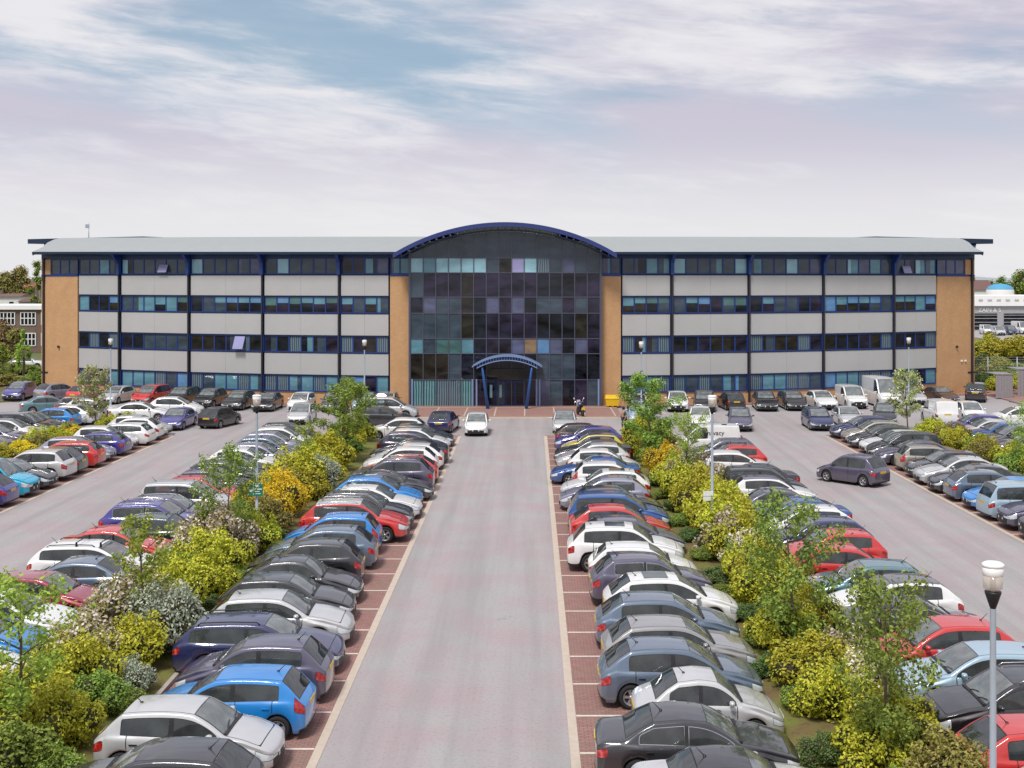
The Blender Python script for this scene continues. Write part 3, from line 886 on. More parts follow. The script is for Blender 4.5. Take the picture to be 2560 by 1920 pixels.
ALLCARS = []    # (x, y, description)
def words(key, colour, roof=None):
    w = SPECS[key]['word']
    if roof and key not in ('cv',): return '%s %s with %s roof' % (colour, w, roof)
    if key == 'cv': return '%s %s with black soft top' % (colour, w)
    return colour + ' ' + w

rnd = random.Random(3)
DX = {'A': [-.45, -.35, -.02, .05, -.35, -.3, -.55, -.6, -.8, -.7, -.65, -.12, -.1, .05, -.05, .1],
      'G': [.45, -.08, .52, .15, .4, .35, .75, .35, .3, -.15, .25, .0, .1, .2, -.2, .0, .4, -.25, .35]}
for code, lst, xc, phrase, deg_in, deg_out in ROWS:
    desc = [words(c[1] if not (len(c) > 4 and 'k' in c[4]) else c[1], c[2], (c[4].get('roof') if len(c) > 4 else None)) for c in lst]
    for i, c in enumerate(lst):
        op = c[4] if len(c) > 4 else {}
        key = c[1]
        L = SPECS[key]['L']
        deg = deg_in if c[3] == 'i' else deg_out
        # the lane end of every car lines up roughly with the end of its bay
        lane_sign = {'A': 1, 'B': -1, 'C': 1, 'D': -1, 'G': -1, 'H': 1, 'I': -1, 'J': 1}[code]
        x = xc + rnd.uniform(-.15, .15)
        if code in DX and i < len(DX[code]): x = xc + DX[code][i]
        y = c[0] + rnd.uniform(-.07, .07)
        far = c[0] > 66
        o = car(key, c[2], x, y, deg + rnd.uniform(-2.3, 2.3), roof=op.get('roof'), detail=1 if far else 2,
                rails=False if op.get('rails') == 0 else None, darkrim=(i % 3 == 1), chrome=bool(op.get('chr')), sun=bool(op.get('sun')))
        if op.get('van'): o.location.x -= .6
        if 'sx' in op: o.scale[0] *= op['sx']
        short = lambda d: d.split(' with ')[0]
        nose = 'nose to the lane' if c[3] == 'o' else 'tail to the lane'
        d0 = desc[i]
        near = short(desc[i - 1]) if i else None
        fr = short(desc[i + 1]) if i + 1 < len(desc) else None
        cands = []
        if fr: cands.append('%s just in front of the %s, %s' % (short(d0), fr, phrase))
        if near: cands.append('%s just behind the %s, %s' % (short(d0), near, phrase))
        if near and fr: cands.append('%s between %s and %s, %s' % (short(d0), near, fr, phrase.replace('of the ', 'of ')))
        cands.append('%s, %s, %s' % (d0, nose, phrase))
        if i == 0: cands.insert(0, '%s nearest the camera in the %s' % (short(d0), phrase))
        lab = unique(cands)
        tag(o, lab, 'van' if key in ('vs', 'vl') else 'car', 'vehicles parked in the ' + phrase)
        ALLCARS.append((x, y, short(d0)))
        if op.get('bars'):
            sp = SPECS[key]
            for dx in (-.55, .35):
                q = MB()
                for s in (1, -1):
                    q.lathe([(.04, -.05), (.05, .0), (.035, .11), (.02, .13)], 8, 0, 'z', (dx, s * .62, sp['H'] - .02))
                q.tube([(dx, -.7, sp['H'] + .11), (dx, .7, sp['H'] + .11)], .018, 6)
                q.build('roof_bar', M['black'], o)
        if op.get('van'):
            cu = bpy.data.curves.new('van_lettering', 'FONT'); cu.body = 'mavacy'; cu.size = .40; cu.extrude = .004
            cu.align_x = 'CENTER'
            to = bpy.data.objects.new('van_lettering', cu); link(to)
            dg = bpy.context.evaluated_depsgraph_get()
            tm_ = bpy.data.meshes.new_from_object(to.evaluated_get(dg)); bpy.data.objects.remove(to)
            lo = objm('lettering', tm_, [M['trim']], o)
            # van nose points to -x, its left side faces the camera
            lo.location = (-.55, SPECS['vs']['W'] / 2 * .932, 1.26); lo.rotation_euler = (R(86), 0, PI)
            q = MB(); q.box(-1.35, -1.05, .3, .52, 1.855, 1.875); q.build('roof_vent', M['black'], o)

def lone(key, colour, x, y, deg, label, roof=None, group=None, **kw):
    o = car(key, colour, x, y, deg, roof=roof, detail=1, **kw)
    used_labels[label] = 1
    tag(o, label, 'van' if key in ('vs', 'vl') else 'car', group)
    ALLCARS.append((x, y, colour + ' ' + SPECS[key]['word']))
    return o
FG = 'vehicles parked along the facade'
# along the building, left wing to right wing; x, y from where tyres meet the tarmac
lone('ju','purple',-46.6,110,-90,'purple crossover facing the camera at the far left kerb end',None,FG)
lone('hb','lilac silver',-43.2,110.2,62,'lilac silver hatchback tail to the camera left of the red hatchback',None,FG)
lone('hb','red',-39.8,108.4,72,'red hatchback with its tail to the camera behind the young tree',None,FG)
lone('hb','silver',-36.9,107.6,-100,'silver hatchback half hidden by the young tree under the left wing',None,FG)
lone('mp','red',-33.6,106.8,-102,'bright red people carrier facing the camera under the left wing',None,FG)
lone('su','black',-30.4,105.3,-100,'black SUV facing the camera right of the red people carrier',None,FG)
lone('ju','black',-27.6,103.9,-98,'black crossover, second right of the red people carrier by the facade',None,FG)
lone('hb','dark grey',-24.8,102.6,-97,'dark grey hatchback facing the camera, second left of the white hatchback',None,FG)
lone('sa','black',-22.2,101.9,-92,'black saloon with white plate behind the short lamp by the facade',None,FG)
lone('sh','white',-19.3,101.6,-94,'white small hatchback facing the camera alone between dark cars at the facade',None,FG)
lone('ha','purple grey',-16.6,101.5,-88,'purple grey hatchback facing the camera left of the two young trees',None,FG)
lone('ha','pale blue',-14,101.4,-87,'pale blue hatchback hidden behind the two young trees',None,FG)
lone('mp','pewter',-11.9,100.6,90,'pewter people carrier, tail to the camera, beside the left brick pier',None,FG)
lone('mp','silver',-11.2,95.6,2,'silver people carrier standing sideways before the left brick pier',None)
lone('ha','navy',-6.35,87.9,84,'navy hatchback tail to the camera at the end of the central lane',None)
lone('sh','white',-3.85,86.3,-90,'white small hatchback driving towards the camera down the central lane',None, name='moving_car')
lone('ha','silver',2.45,87.6,-92,'silver hatchback facing the camera at the right corner of the central lane',None)
lone('hb','silver',8.9,101,86,'silver hatchback tail to the camera beside the yellow grit bin',None,FG)
lone('ju','white',12.3,101.4,-94,'white crossover facing the camera behind the right young tree',None,FG)
lone('mp','dark grey',14.6,101.6,-97,'dark grey people carrier facing the camera, leftmost of the black cars on the right',None,FG)
lone('sh','black',17,102.4,95,'black small hatchback tail to the camera between dark cars at the facade',None,FG)
lone('sa','black',19.8,102.2,-94,'black saloon with bright grille facing the camera under the right wing',None,FG)
lone('es','dark grey',22.2,102.6,-89,'dark grey estate car facing the camera left of the white saloon',None,FG,rails=False)
lone('sa','white',24.8,103.2,-87,'white saloon facing the camera beside the small white van',None,FG)
lone('vs','white',27.6,104,-88,'small white van facing the camera beside the tall white van',None,FG)
lone('vl','white',30.6,105.2,-88,'tall white van with high roof facing the camera at the right wing',None,FG)
lone('hb','silver',33.6,107,-86,'silver hatchback right of the tall white van, behind the young tree',None,FG)
lone('cv','brown',36.6,108,-79,'brown convertible facing the camera under the right brick pier',None,FG)
lone('su','black',40.3,109.2,68,'black SUV with its tail to the camera at the right building corner',None,FG)
# cars standing in the cross lane behind the rows
lone('sh','black',-23.3,90.4,75,'black small hatchback with yellow plate waiting at the end of the left lane',None)
lone('sa','purple',-26.2,89.6,-91,'purple saloon facing the camera at the lane end beside white cars',None)
lone('sa','white',-30.2,93.6,5,'white saloon standing sideways before the black SUV',None)
lone('hb','white',-28.6,97.2,4,'white hatchback roof seen before the black crossover at the left facade',None)
lone('ha','silver',-34.2,92.6,-94,'silver hatchback with pale windscreen right of the young left tree',None)
lone('sa','teal',-39.6,99.2,28,'teal saloon tail to the camera at the far left corner',None)
lone('ha','grey',-36.4,98.2,10,'grey hatchback below the red hatchback, left of the young tree',None)
lone('hb','white',-34.8,95.8,2,'white hatchback sideways behind the young left tree',None)
lone('hb','silver',-17.6,92.8,-90,'silver hatchback facing the camera left of the bushy young tree',None)
lone('ha','dark grey',-11,90.6,3,'dark grey hatchback sideways behind the navy hatchback',None)
lone('ha','white',-9.2,83.2,180,'white hatchback with dark side glass left of the navy hatchback',None)
lone('hb','pale blue',8.3,93,-90,'pale blue hatchback beside the walking person',None)
lone('sa','white',12.7,90.2,-100,'white saloon roof seen behind the lettered white van',None)
lone('ha','purple grey',15.4,88.9,-98,'purple grey hatchback facing the camera at the corner of the right lane',None)
lone('hb','navy',21.2,89.3,-92,'navy hatchback facing the camera at the kerb corner right of the lane',None)
lone('sa','silver',23.9,91,-94,'silver saloon facing the camera behind the kerb corner',None)
lone('hb','dark grey',27.1,92.4,-105,'dark grey hatchback facing the camera left of the flowering young tree',None)
lone('vs','white',31.3,92.5,88,'white van tail to the camera above the right hedge',None)
lone('hb','white',34.2,94,-96,'white hatchback right of the white van above the hedge',None)
lone('sa','white',36.3,90.2,175,'white saloon beside the blue saloon above the right hedge',None)
# the car driving along the right lane
lone('gp','purple grey',17.45,65.4,132,'purple grey people carrier driving up the right lane',None,name='moving_car').scale[0] *= .94

# ---------------------------------------------------------------- the office building (convex in plan)
X0, Y0, RAD = -2.2, 104.0, 88.0
def PX(s, o=0.0, z=0.0):
    """point at arc offset s, o metres in front of the wall line"""
    a = math.asin(max(-.99, min(.99, s / RAD)))
    return Vector((X0 + s + math.sin(a) * 0 + (-math.sin(a)) * -o, Y0 + RAD - math.sqrt(RAD * RAD - s * s) - math.cos(a) * o, z))
def frame(s0, s1):
    a, b = PX(s0), PX(s1)
    t = (b - a).normalized()
    n = Vector((t.y, -t.x, 0))          # towards the car park
    Mx = Matrix(((t.x, -n.x, 0, a.x), (t.y, -n.y, 0, a.y), (0, 0, 1, 0), (0, 0, 0, 1)))
    return Mx, (b - a).length              # local x along wall, local y into the building
bld = empty('office_building', (X0, Y0, 0))
tag(bld, 'four storey office building with curved plan, grey cladding bands and glass centre', 'building')
def bpart(mb, name, mats, Mx=None, parent=None):
    o = mb.build(name, mats, parent or bld)
    if parent is None:
        o.matrix_parent_inverse = Matrix.Identity(4)
        o.matrix_local = Matrix.Translation((-X0, -Y0, 0)) @ (Mx if Mx is not None else Matrix.Identity(4))
    return o
SPL = [10.0, 14.5, 21.5, 28.6, 35.8, 40.6]
ZP = [(9.5, 11.38), (6.04, 8.0), (2.58, 4.55)]     # cladding bands
ZW = [(11.43, 12.85), (8.02, 9.47), (4.57, 6.02), (1.13, 2.56)]   # window bands
PANEW = ['g_dark', 'g_slate', 'g_teal', 'g_blue', 'g_light', 'g_brown', 'g_purple', 'g_stripe', 'g_purp2', 'g_stripe2', 'g_lilac']
WT = {0: [('g_slate', 12), ('g_purple', 3), ('g_light', 2), ('g_teal', 2), ('g_purp2', 2)],
      1: [('g_teal', 5), ('g_blue', 1), ('g_dark', 3), ('g_purple', 3), ('g_slate', 6), ('g_brown', 1)],
      2: [('g_dark', 3), ('g_brown', 4), ('g_stripe', 5), ('g_purple', 3), ('g_slate', 2), ('g_teal', 1)],
      3: [('g_teal', 7), ('g_blue', 2), ('g_stripe', 5), ('g_slate', 3), ('g_purple', 2)]}
wr = random.Random(11)
def pick(fl):
    t = [m for m, w in WT[fl] for _ in range(w)]
    return wr.choice(t)
def window(Mx, u0, u1, z0, z1, n, fl, tops=True, force=None):
    f = MB(); fw = .055; yd = .10
    f.box(u0, u1, yd - .05, yd + .12, z0, z0 + .09); f.box(u0, u1, yd - .05, yd + .12, z1 - .08, z1)
    w = (u1 - u0) / n
    for k in range(n + 1):
        x = u0 + k * w
        f.box(max(u0, x - fw), min(u1, x + fw), yd - .045, yd + .10, z0 + .09, z1 - .08)
    # sill
    f.box(u0, u1, yd - .16, yd - .055, z0 - .0, z0 + .05)
    wo = bpart(f, 'window', M['navy'], Mx)
    p = MB(); names = []
    for k in range(n):
        a, b = u0 + k * w + fw, u0 + (k + 1) * w - fw
        m1 = force[k] if force else pick(fl)
        def idx(m):
            if m not in names: names.append(m)
            return names.index(m)
        za, zb = z0 + .09, z1 - .08
        if fl == 1 and not force and wr.random() < .6:      # blind drawn half way
            zs = za + (zb - za) * wr.choice((.45, .55, .62))
            lo = wr.choice(('g_dark', 'g_purple', 'g_slate', 'g_brown'))
            p.quad((a, yd, za), (b, yd, za), (b, yd, zs), (a, yd, zs), idx(lo))
            p.quad((a, yd, zs), (b, yd, zs), (b, yd, zb), (a, yd, zb), idx(wr.choice(('g_teal', 'g_teal', 'g_blue', 'g_green'))))
        elif wr.random() < .25 and m1 not in ('g_stripe',):
            xs = a + (b - a) * wr.choice((.3, .5, .7))
            p.quad((a, yd, za), (xs, yd, za), (xs, yd, zb), (a, yd, zb), idx(m1))
            p.quad((xs, yd, za), (b, yd, za), (b, yd, zb), (xs, yd, zb), idx(wr.choice(('g_slate', 'g_dark', 'g_teal'))))
        else:
            p.quad((a, yd, za), (b, yd, za), (b, yd, zb), (a, yd, zb), idx(m1))
    po = p.build('pane', [M[q] for q in names], wo)
    return wo
def open_pane(Mx, u, z0, z1, w, m='g_lilac'):
    q = MB(); T = Matrix.Translation((u, .0, z1)) @ Matrix.Rotation(R(-24), 4, 'X')
    q.box(0, w, -.03, .03, -(z1 - z0), 0, 0, T)
    bpart(q, 'open_window', M[m], Mx)
for sgn in (-1, 1):
    edges = [sgn * s for s in SPL]
    for i in range(5):
        a, b = sorted((edges[i], edges[i + 1]))
        Mx, ln = frame(a, b)
        n = 6 if ln > 6 else 4
        q = MB()
        for z0, z1 in ZP:          # cladding, split by one fine joint
            q = MB()
            q.box(.16, ln / 2 - .006, .0, .35, z0, z1, 0); q.box(ln / 2 + .006, ln - .16, .0, .35, z0, z1, 0)
            q.box(.14, ln - .14, -.03, .02, z1 - .05, z1 + .0, 1)
            q.box(.14, ln - .14, -.04, .02, z0 - .0, z0 + .06, 1)
            bpart(q, 'cladding_panel', [M['panel'], M['dnavy']], Mx)
        for fl, (z0, z1) in enumerate(ZW):
            window(Mx, .16, ln - .16, z0, z1, n, fl)
        q = MB(); q.box(0, ln, .04, .4, 0, 1.12); bpart(q, 'brick_plinth', M['brick'], Mx)
        q = MB(); q.box(-.01, ln + .01, .36, 14, 0, 13.0); bpart(q, 'wall', M['dnavy'], Mx)
        q = MB(); q.box(0, ln, -.02, .36, 12.86, 13.42); bpart(q, 'soffit_band', M['dnavy'], Mx)
    for k, s in enumerate(edges[1:5]):   # steel columns between the bays
        Mx, ln = frame(s - .5, s + .5)
        q = MB(); q.box(.5 - .06, .5 + .06, -.22, .06, 0, 11.4, 0)
        for z0, z1 in ZW[1:]: q.box(.5 - .155, .5 + .155, -.06, .12, z0 - .02, z1 + .02, 1)
        q.box(.5 - .14, .5 + .14, -.34, .05, 11.4, 12.4, 1)
        T = [(.5 - .14, -.34, 12.4), (.5 + .14, -.34, 12.4), (.5 + .14, -1.05, 13.25), (.5 - .14, -1.05, 13.25),
             (.5 - .14, .05, 12.4), (.5 + .14, .05, 12.4), (.5 + .14, .05, 13.25), (.5 - .14, .05, 13.25)]
        q.add(T, [(0, 1, 2, 3), (4, 7, 6, 5), (0, 3, 7, 4), (1, 5, 6, 2), (3, 2, 6, 7)], 1)
        bpart(q, 'column', [M['col_dark'], M['navy']], Mx)
    # brick piers: inner and outer, windows run above them on the top floor
    for (s0, s1, n) in ((8.3, 10.0, 2), (40.6, 45.0, 0)):
        a, b = sorted((sgn * s0, sgn * s1))
        Mx, ln = frame(a, b)
        q = MB(); q.box(0, ln, -.02, 14, 0, 11.25)
        bpart(q, 'brick_pier', M['brick'], Mx)
        q = MB(); q.box(-.02, ln + .02, -.05, .2, 11.25, 11.42); bpart(q, 'string_course', M['navy'], Mx)
        if n: window(Mx, .05, ln - .05, 11.43, 12.85, 2, 0)
        else:
            if sgn < 0: window(Mx, 1.3, ln - .05, 11.43, 12.85, 3, 0, force=['g_slate'] * 3)
            else: window(Mx, .05, ln - 1.3, 11.43, 12.85, 3, 0, force=['g_purp2'] * 3)
            q = MB()
            if sgn < 0: q.box(0, 1.25, -.02, .2, 11.43, 12.95)
            else: q.box(ln - 1.25, ln, -.02, .2, 11.43, 12.95)
            bpart(q, 'brick_pier', M['brick'], Mx)
            q = MB(); x = .42 if sgn < 0 else ln - .42      # rainwater pipe
            q.box(x - .09, x + .09, -.2, -.03, 0, 13.0); q.box(x - .14, x + .14, -.24, -.03, 10.8, 11.3)
            q.box(x - .5, x + .5, -.06, -.025, 1.95, 2.1)
            bpart(q, 'rainwater_pipe', M['col_dark'], Mx)
            q = MB()                                   # alarm box, lights
            q.lathe([(.001, 0), (.12, .02), (.12, .12), (.06, .2), (.0, .2)], 10, 0, 'y', (ln * .5, -.22, 4.55))
            bpart(q, 'security_camera', M['black'], Mx)
            q = MB(); q.box(ln * .62, ln * .62 + .22, -.12, -.02, 3.1, 3.24); q.box(ln * .72, ln * .72 + .22, -.12, -.02, 3.1, 3.24)
            if sgn > 0: bpart(q, 'wall_light', M['lamp_white'], Mx)
        q = MB(); q.box(0, ln, .12, 14, 11.3, 13.0); bpart(q, 'wall', M['dnavy'], Mx)
        q = MB(); q.box(0, ln, -.03, .12, 12.86, 13.5); bpart(q, 'soffit_band', M['dnavy'], Mx)
# a few opened panes
Mx, ln = frame(-35.8, -28.6); 
open_pane(Mx, 4.45, 11.55, 12.3, .95)
Mx, ln = frame(-28.6, -21.5); open_pane(Mx, 4.65, 4.7, 5.9, 1.0)
Mx, ln = frame(35.8, 40.6); open_pane(Mx, 1.0, 11.5, 12.2, .95)
# ---- wing roofs: curved sheets on the arc, ends cut square to the street
def wing_roof(sgn):
    prof = [(1.15, 13.30), (.6, 13.55), (0, 13.80), (-1.5, 14.28), (-3.5, 14.66), (-5.5, 14.86), (-8.5, 14.93), (-12, 14.6), (-15, 13.9)]
    q = MB(); vs = []; n = 24
    for o, z in prof:
        s_end = 44.9 + max(0, -o) * .72
        for k in range(n + 1):
            s0_ = 8.6 if o >= 0 else max(5.0, 8.6 + o * 1.2)
            s = sgn * (s0_ + (s_end - s0_) * k / n)
            vs.append(PX(s, o, z + .28 * (s / 45) ** 2))
    fs = []
    for i in range(len(prof) - 1):
        for k in range(n):
            f = (i * (n + 1) + k, i * (n + 1) + k + 1, (i + 1) * (n + 1) + k + 1, (i + 1) * (n + 1) + k)
            fs.append(f if sgn > 0 else f[::-1])
    q.add(vs, fs, 0, True)
    # standing seams
    for k in range(1, n * 3):
        pass
    # underside and gutter
    vs = []; n2 = 24
    for k in range(n2 + 1):
        s = sgn * (8.6 + (44.9 - 8.6) * k / n2)
        for o, z in ((1.17, 13.33), (1.17, 13.12), (1.0, 13.06), (-.5, 13.20)):
            vs.append(PX(s, o, z + .28 * (s / 45) ** 2))
    fs = []
    for k in range(n2):
        for j in range(3):
            f = (k * 4 + j, k * 4 + j + 1, (k + 1) * 4 + j + 1, (k + 1) * 4 + j)
            fs.append(f[::-1] if sgn > 0 else f)
    ro = bpart(q, 'roof', M['roofm'])
    g = MB(); g.add(vs, fs, 0); 
    go = bpart(g, 'gutter', M['dnavy'])
    # gable end under the roof sheet
    e = MB(); pts = []
    for o, z in prof:
        s_end = 44.86 + max(0, -o) * .72; z += .28
        pts.append((PX(sgn * s_end, o, z - .02), PX(sgn * s_end, o, max(12.9, z - .35 if o > -6 else z - .5))))
    for (a, b), (c, d) in zip(pts, pts[1:]): e.quad(a, b, d, c) if sgn > 0 else e.quad(a, c, d, b)
    bpart(e, 'roof_edge', M['dnavy'])
    # rear roof slab reaching beyond the end
    r_ = MB(); a = [PX(sgn * 41, -8.6, 0), PX(sgn * 56.8, -7.2, 0), PX(sgn * 57.0, -14, 0), PX(sgn * 41, -15, 0)]
    zt, zb = 15.3, 14.8
    low = [Vector((p.x, p.y, zb)) for p in a]; hi = [Vector((p.x, p.y, zt)) for p in a]
    r_.add(low + hi, [(0, 1, 2, 3), (4, 5, 6, 7), (0, 1, 5, 4), (1, 2, 6, 5), (2, 3, 7, 6), (3, 0, 4, 7)])
    b1 = PX(sgn * 55.4, -8.2, 0); b2 = PX(sgn * 47.9, -2.6, 0); b3 = PX(sgn * 45.0, -12, 0)
    r_.add([(b1.x, b1.y, 14.8), (b2.x, b2.y, 13.6), (b3.x, b3.y, 13.6), (b3.x, b3.y, 14.8)], [(0, 1, 2, 3)])
    bpart(r_, 'rear_roof', M['dnavy'])
for s_ in (-1, 1): wing_roof(s_)
# ---- glass centre
YF = Y0 - .18
def arc(x, h, a=9.42, z0=13.2, rise=2.62):
    Rr = (a * a + rise * rise) / (2 * rise)
    return z0 + rise - Rr + math.sqrt(max(0, Rr * Rr - x * x)) + h
XL, XR, NC = X0 - 8.15, X0 + 8.15, 15
cw = (XR - XL) / NC
ZR = [.05, 2.34, 4.59, 5.88, 8.07, 9.46, 11.55, 12.82]
D_, P_, S_, B_ = 'g_dark', 'g_purple', 'g_slate', 'g_brown'
rows_m = [None,
 [B_, B_, B_, S_, D_, D_, D_, D_, D_, D_, S_, S_, S_, D_, D_],
 ['g_teal', 'g_slate', 'g_green', 'g_green', 'g_teal', D_, P_, D_, 'g_purp2', 'g_tan', 'g_blue', 'g_purp2', D_, 'g_purp2', P_],
 [S_, S_, S_, S_, B_, D_, P_, P_, P_, P_, D_, D_, D_, B_, P_],
 [D_, 'g_purp2', S_, S_, B_, D_, 'g_purp2', P_, 'g_purp2', D_, S_, S_, P_, S_, P_],
 [S_, P_, P_, P_, B_, P_, P_, P_, P_, P_, D_, D_, D_, P_, P_],
 ['g_light', 'g_teal', 'g_light', 'g_light', 'g_light', 'g_light', S_, B_, 'g_lilac', 'g_light', 'g_stripe', S_, 'g_purp2', S_, S_],
]
cwl = MB()          # backing wall of the centre
def gy(k): return XL + k * cw
BX = -X0; 
fr = MB()
for k in range(NC + 1):
    x = gy(k); top = arc(x - X0, -.72)
    fr.box(x - .035, x + .035, YF - .07, YF + .05, 0.05, top)
for z in ZR[1:]:
    fr.box(XL, XR, YF - .05, YF + .05, z - .035, z + .035)
fr.box(XL - .16, XL - .0, YF - .12, YF + .3, 0, arc(8.15, -.6)); fr.box(XR, XR + .16, YF - .12, YF + .3, 0, arc(8.15, -.6))
cwo = bpart(fr, 'curtain_wall', M['steel'])
gp = random.Random(5)
def glass_row(name, r, z0, z1, mats, parent):
    p = MB(); names = []
    for k in range(NC):
        mm = mats[k]
        if mm is None: continue
        if mm not in names: names.append(mm)
        ti = gp.uniform(-.006, .006)       # panes never sit perfectly flat
        a, b = gy(k) + .035, gy(k + 1) - .035
        p.quad((a, YF + ti, z0 + .035), (b, YF - ti, z0 + .035), (b, YF - ti + .004, z1 - .035), (a, YF + ti + .004, z1 - .035), names.index(mm))
    o = p.build('pane', [M[n_] for n_ in names], parent)
    return o
for r in range(1, 7):
    glass_row('g', r, ZR[r], ZR[r + 1], rows_m[r], cwo)
g0 = ['g_stripe2', 'g_stripe2', 'g_stripe', 'g_stripe', 'g_stripe2', 'g_purple', None, None, None, 'g_purple', 'g_purp2', 'g_slate', 'g_dark', 'g_purple', 'g_slate']
glass_row('g', 0, ZR[0], ZR[1], g0[:6] + [None] * 9, cwo)
glass_row('g', 0, ZR[0], ZR[1], [None] * 6 + g0[6:], cwo)
p = MB()            # glazing under the arch
for k in range(NC):
    a, b = gy(k) + .035, gy(k + 1) - .035
    ta, tb = arc(a - X0, -.7), arc(b - X0, -.7)
    p.quad((a, YF, ZR[-1] + .035), (b, YF, ZR[-1] + .035), (b, YF, tb), (a, YF, ta), 0 if k > 3 else 1 if k % 3 else 0)
p.build('pane', [M['g_slate'], M['g_slate']], cwo)
for x in (gy(0) + .14, gy(5) - .1, gy(5) + .25, gy(10) - .02, gy(10) + .24, gy(15) - .12):
    q = MB(); q.box(x - .07, x + .07, YF - .13, YF - .04, 0.05, 2.4); bpart(q, 'pilaster', M['canopy_pale'])
q = MB(); q.box(XL - .14, XR + .14, YF + .3, YF + 14, 0, 12.9); bpart(q, 'wall', M['dnavy'])
# entrance: recessed doors
q = MB(); dx0, dx1 = gy(6), gy(9)
q.box(dx0, dx1, YF + .28, YF + .29, 0.05, 2.3)
bpart(q, 'lobby', M['g_dark'])
for k in range(4):
    a = dx0 + (dx1 - dx0) * k / 4; b = a + (dx1 - dx0) / 4
    q = MB(); q.box(a + .03, a + .09, YF + .1, YF + .16, .05, 2.25); q.box(b - .09, b - .03, YF + .1, YF + .16, .05, 2.25)
    q.box(a + .09, b - .09, YF + .1, YF + .16, .05, .2); q.box(a + .09, b - .09, YF + .1, YF + .16, 2.1, 2.25)
    d = bpart(q, 'door', M['navy'])
    g = MB(); g.quad((a + .09, YF + .13, .2), (b - .09, YF + .13, .2), (b - .09, YF + .13, 2.1), (a + .09, YF + .13, 2.1))
    g.build('pane', M['g_dark' if k != 1 else 'g_slate'], d)
    if k in (0, 1):
        g = MB(); g.box(a + .3, b - .3, YF + .03, YF + .06, .8, 1.9); g.build('notice', M['g_light'], d)
# arch roof
def arc_band(name, mat, y0, y1, h0, h1, xa=9.5, n=40, ends=True):
    q = MB(); vs = []
    for k in range(n + 1):
        x = -xa + 2 * xa * k / n
        vs += [(X0 + x, y0, arc(x, h0)), (X0 + x, y0, arc(x, h1)), (X0 + x, y1, arc(x, h0)), (X0 + x, y1, arc(x, h1))]
    fs = []
    for k in range(n):
        a, b = k * 4, (k + 1) * 4
        fs += [(a, b, b + 1, a + 1), (a + 2, a + 3, b + 3, b + 2), (a + 1, b + 1, b + 3, a + 3), (a, a + 2, b + 2, b)]
    fs += [(0, 1, 3, 2), (n * 4, n * 4 + 2, n * 4 + 3, n * 4 + 1)]
    q.add(vs, fs)
    return bpart(q, name, mat)
arc_band('arch_roof', M['arch_blue'], YF - 1.6, YF + 15, -.14, .02)
arc_band('arch_fascia', M['arch_blue'], YF - 1.62, YF - 1.45, -.36, -.142)
arc_band('arch_soffit', M['dnavy'], YF - 1.3, YF + .2, -.66, -.56, xa=8.9)
q = MB()
for k in range(31):
    x = -8.8 + 17.6 * k / 30
    q.box(X0 + x - .04, X0 + x + .04, YF - 1.5, YF - .1, arc(x, -.55), arc(x, -.365))
bpart(q, 'arch_truss', M['arch_blue'])
# entrance canopy
cx = -2.0
def can(x, h, a=3.0, z0=3.62, rise=.95):
    Rr = (a * a + rise * rise) / (2 * rise)
    return z0 + rise - Rr + math.sqrt(Rr * Rr - x * x) + h
def can_band(name, mat, y0, y1, h0, h1, xa, n=24):
    q = MB(); vs = []
    for k in range(n + 1):
        x = -xa + 2 * xa * k / n
        vs += [(cx + x, y0, can(x, h0)), (cx + x, y0, can(x, h1)), (cx + x, y1, can(x, h0)), (cx + x, y1, can(x, h1))]
    fs = []
    for k in range(n):
        a, b = k * 4, (k + 1) * 4
        fs += [(a, b, b + 1, a + 1), (a + 2, a + 3, b + 3, b + 2), (a + 1, b + 1, b + 3, a + 3), (a, a + 2, b + 2, b)]
    fs += [(0, 1, 3, 2), (n * 4, n * 4 + 2, n * 4 + 3, n * 4 + 1)]
    q.add(vs, fs); return bpart(q, name, mat)
YC = YF - 2.6
can_band('canopy', M['canopy_pale'], YC, YF - .1, -.08, 0, 2.95)
can_band('canopy_rib', M['canopy_pale'], YC, YC + .1, -.42, -.34, 2.55)
q = MB()
for k in range(23):
    x = -2.5 + 5 * k / 22
    q.box(cx + x - .03, cx + x + .03, YC + .01, YC + .08, can(x, -.36), can(x, -.07))
bpart(q, 'canopy_strut', M['canopy_blue'])
for s in (-1, 1):
    q = MB(); q.tube([(cx + s * 1.62, YC + .2, .1), (cx + s * 2.05, YC + .2, 3.35), (cx + s * 2.1, YC + .2, 3.6)], [.15, .10, .08], 10)
    bpart(q, 'canopy_leg', M['canopy_blue'])
q = MB(); q.box(cx - 1.6, cx + 1.6, YF - .9, YF - .15, 2.42, 3.3); bpart(q, 'porch_box', M['g_brown'])
# ---- roof mast at the left end
q = MB(); p0 = PX(-50.5, -10, 0)
q.tube([(p0.x, p0.y, 11.5), (p0.x, p0.y, 15.6), (p0.x, p0.y, 17.0)], [.06, .05, .03], 6); q.box(p0.x - .35, p0.x + .05, p0.y - .05, p0.y + .05, 16.4, 16.8)
bpart(q, 'roof_mast', M['pole'])
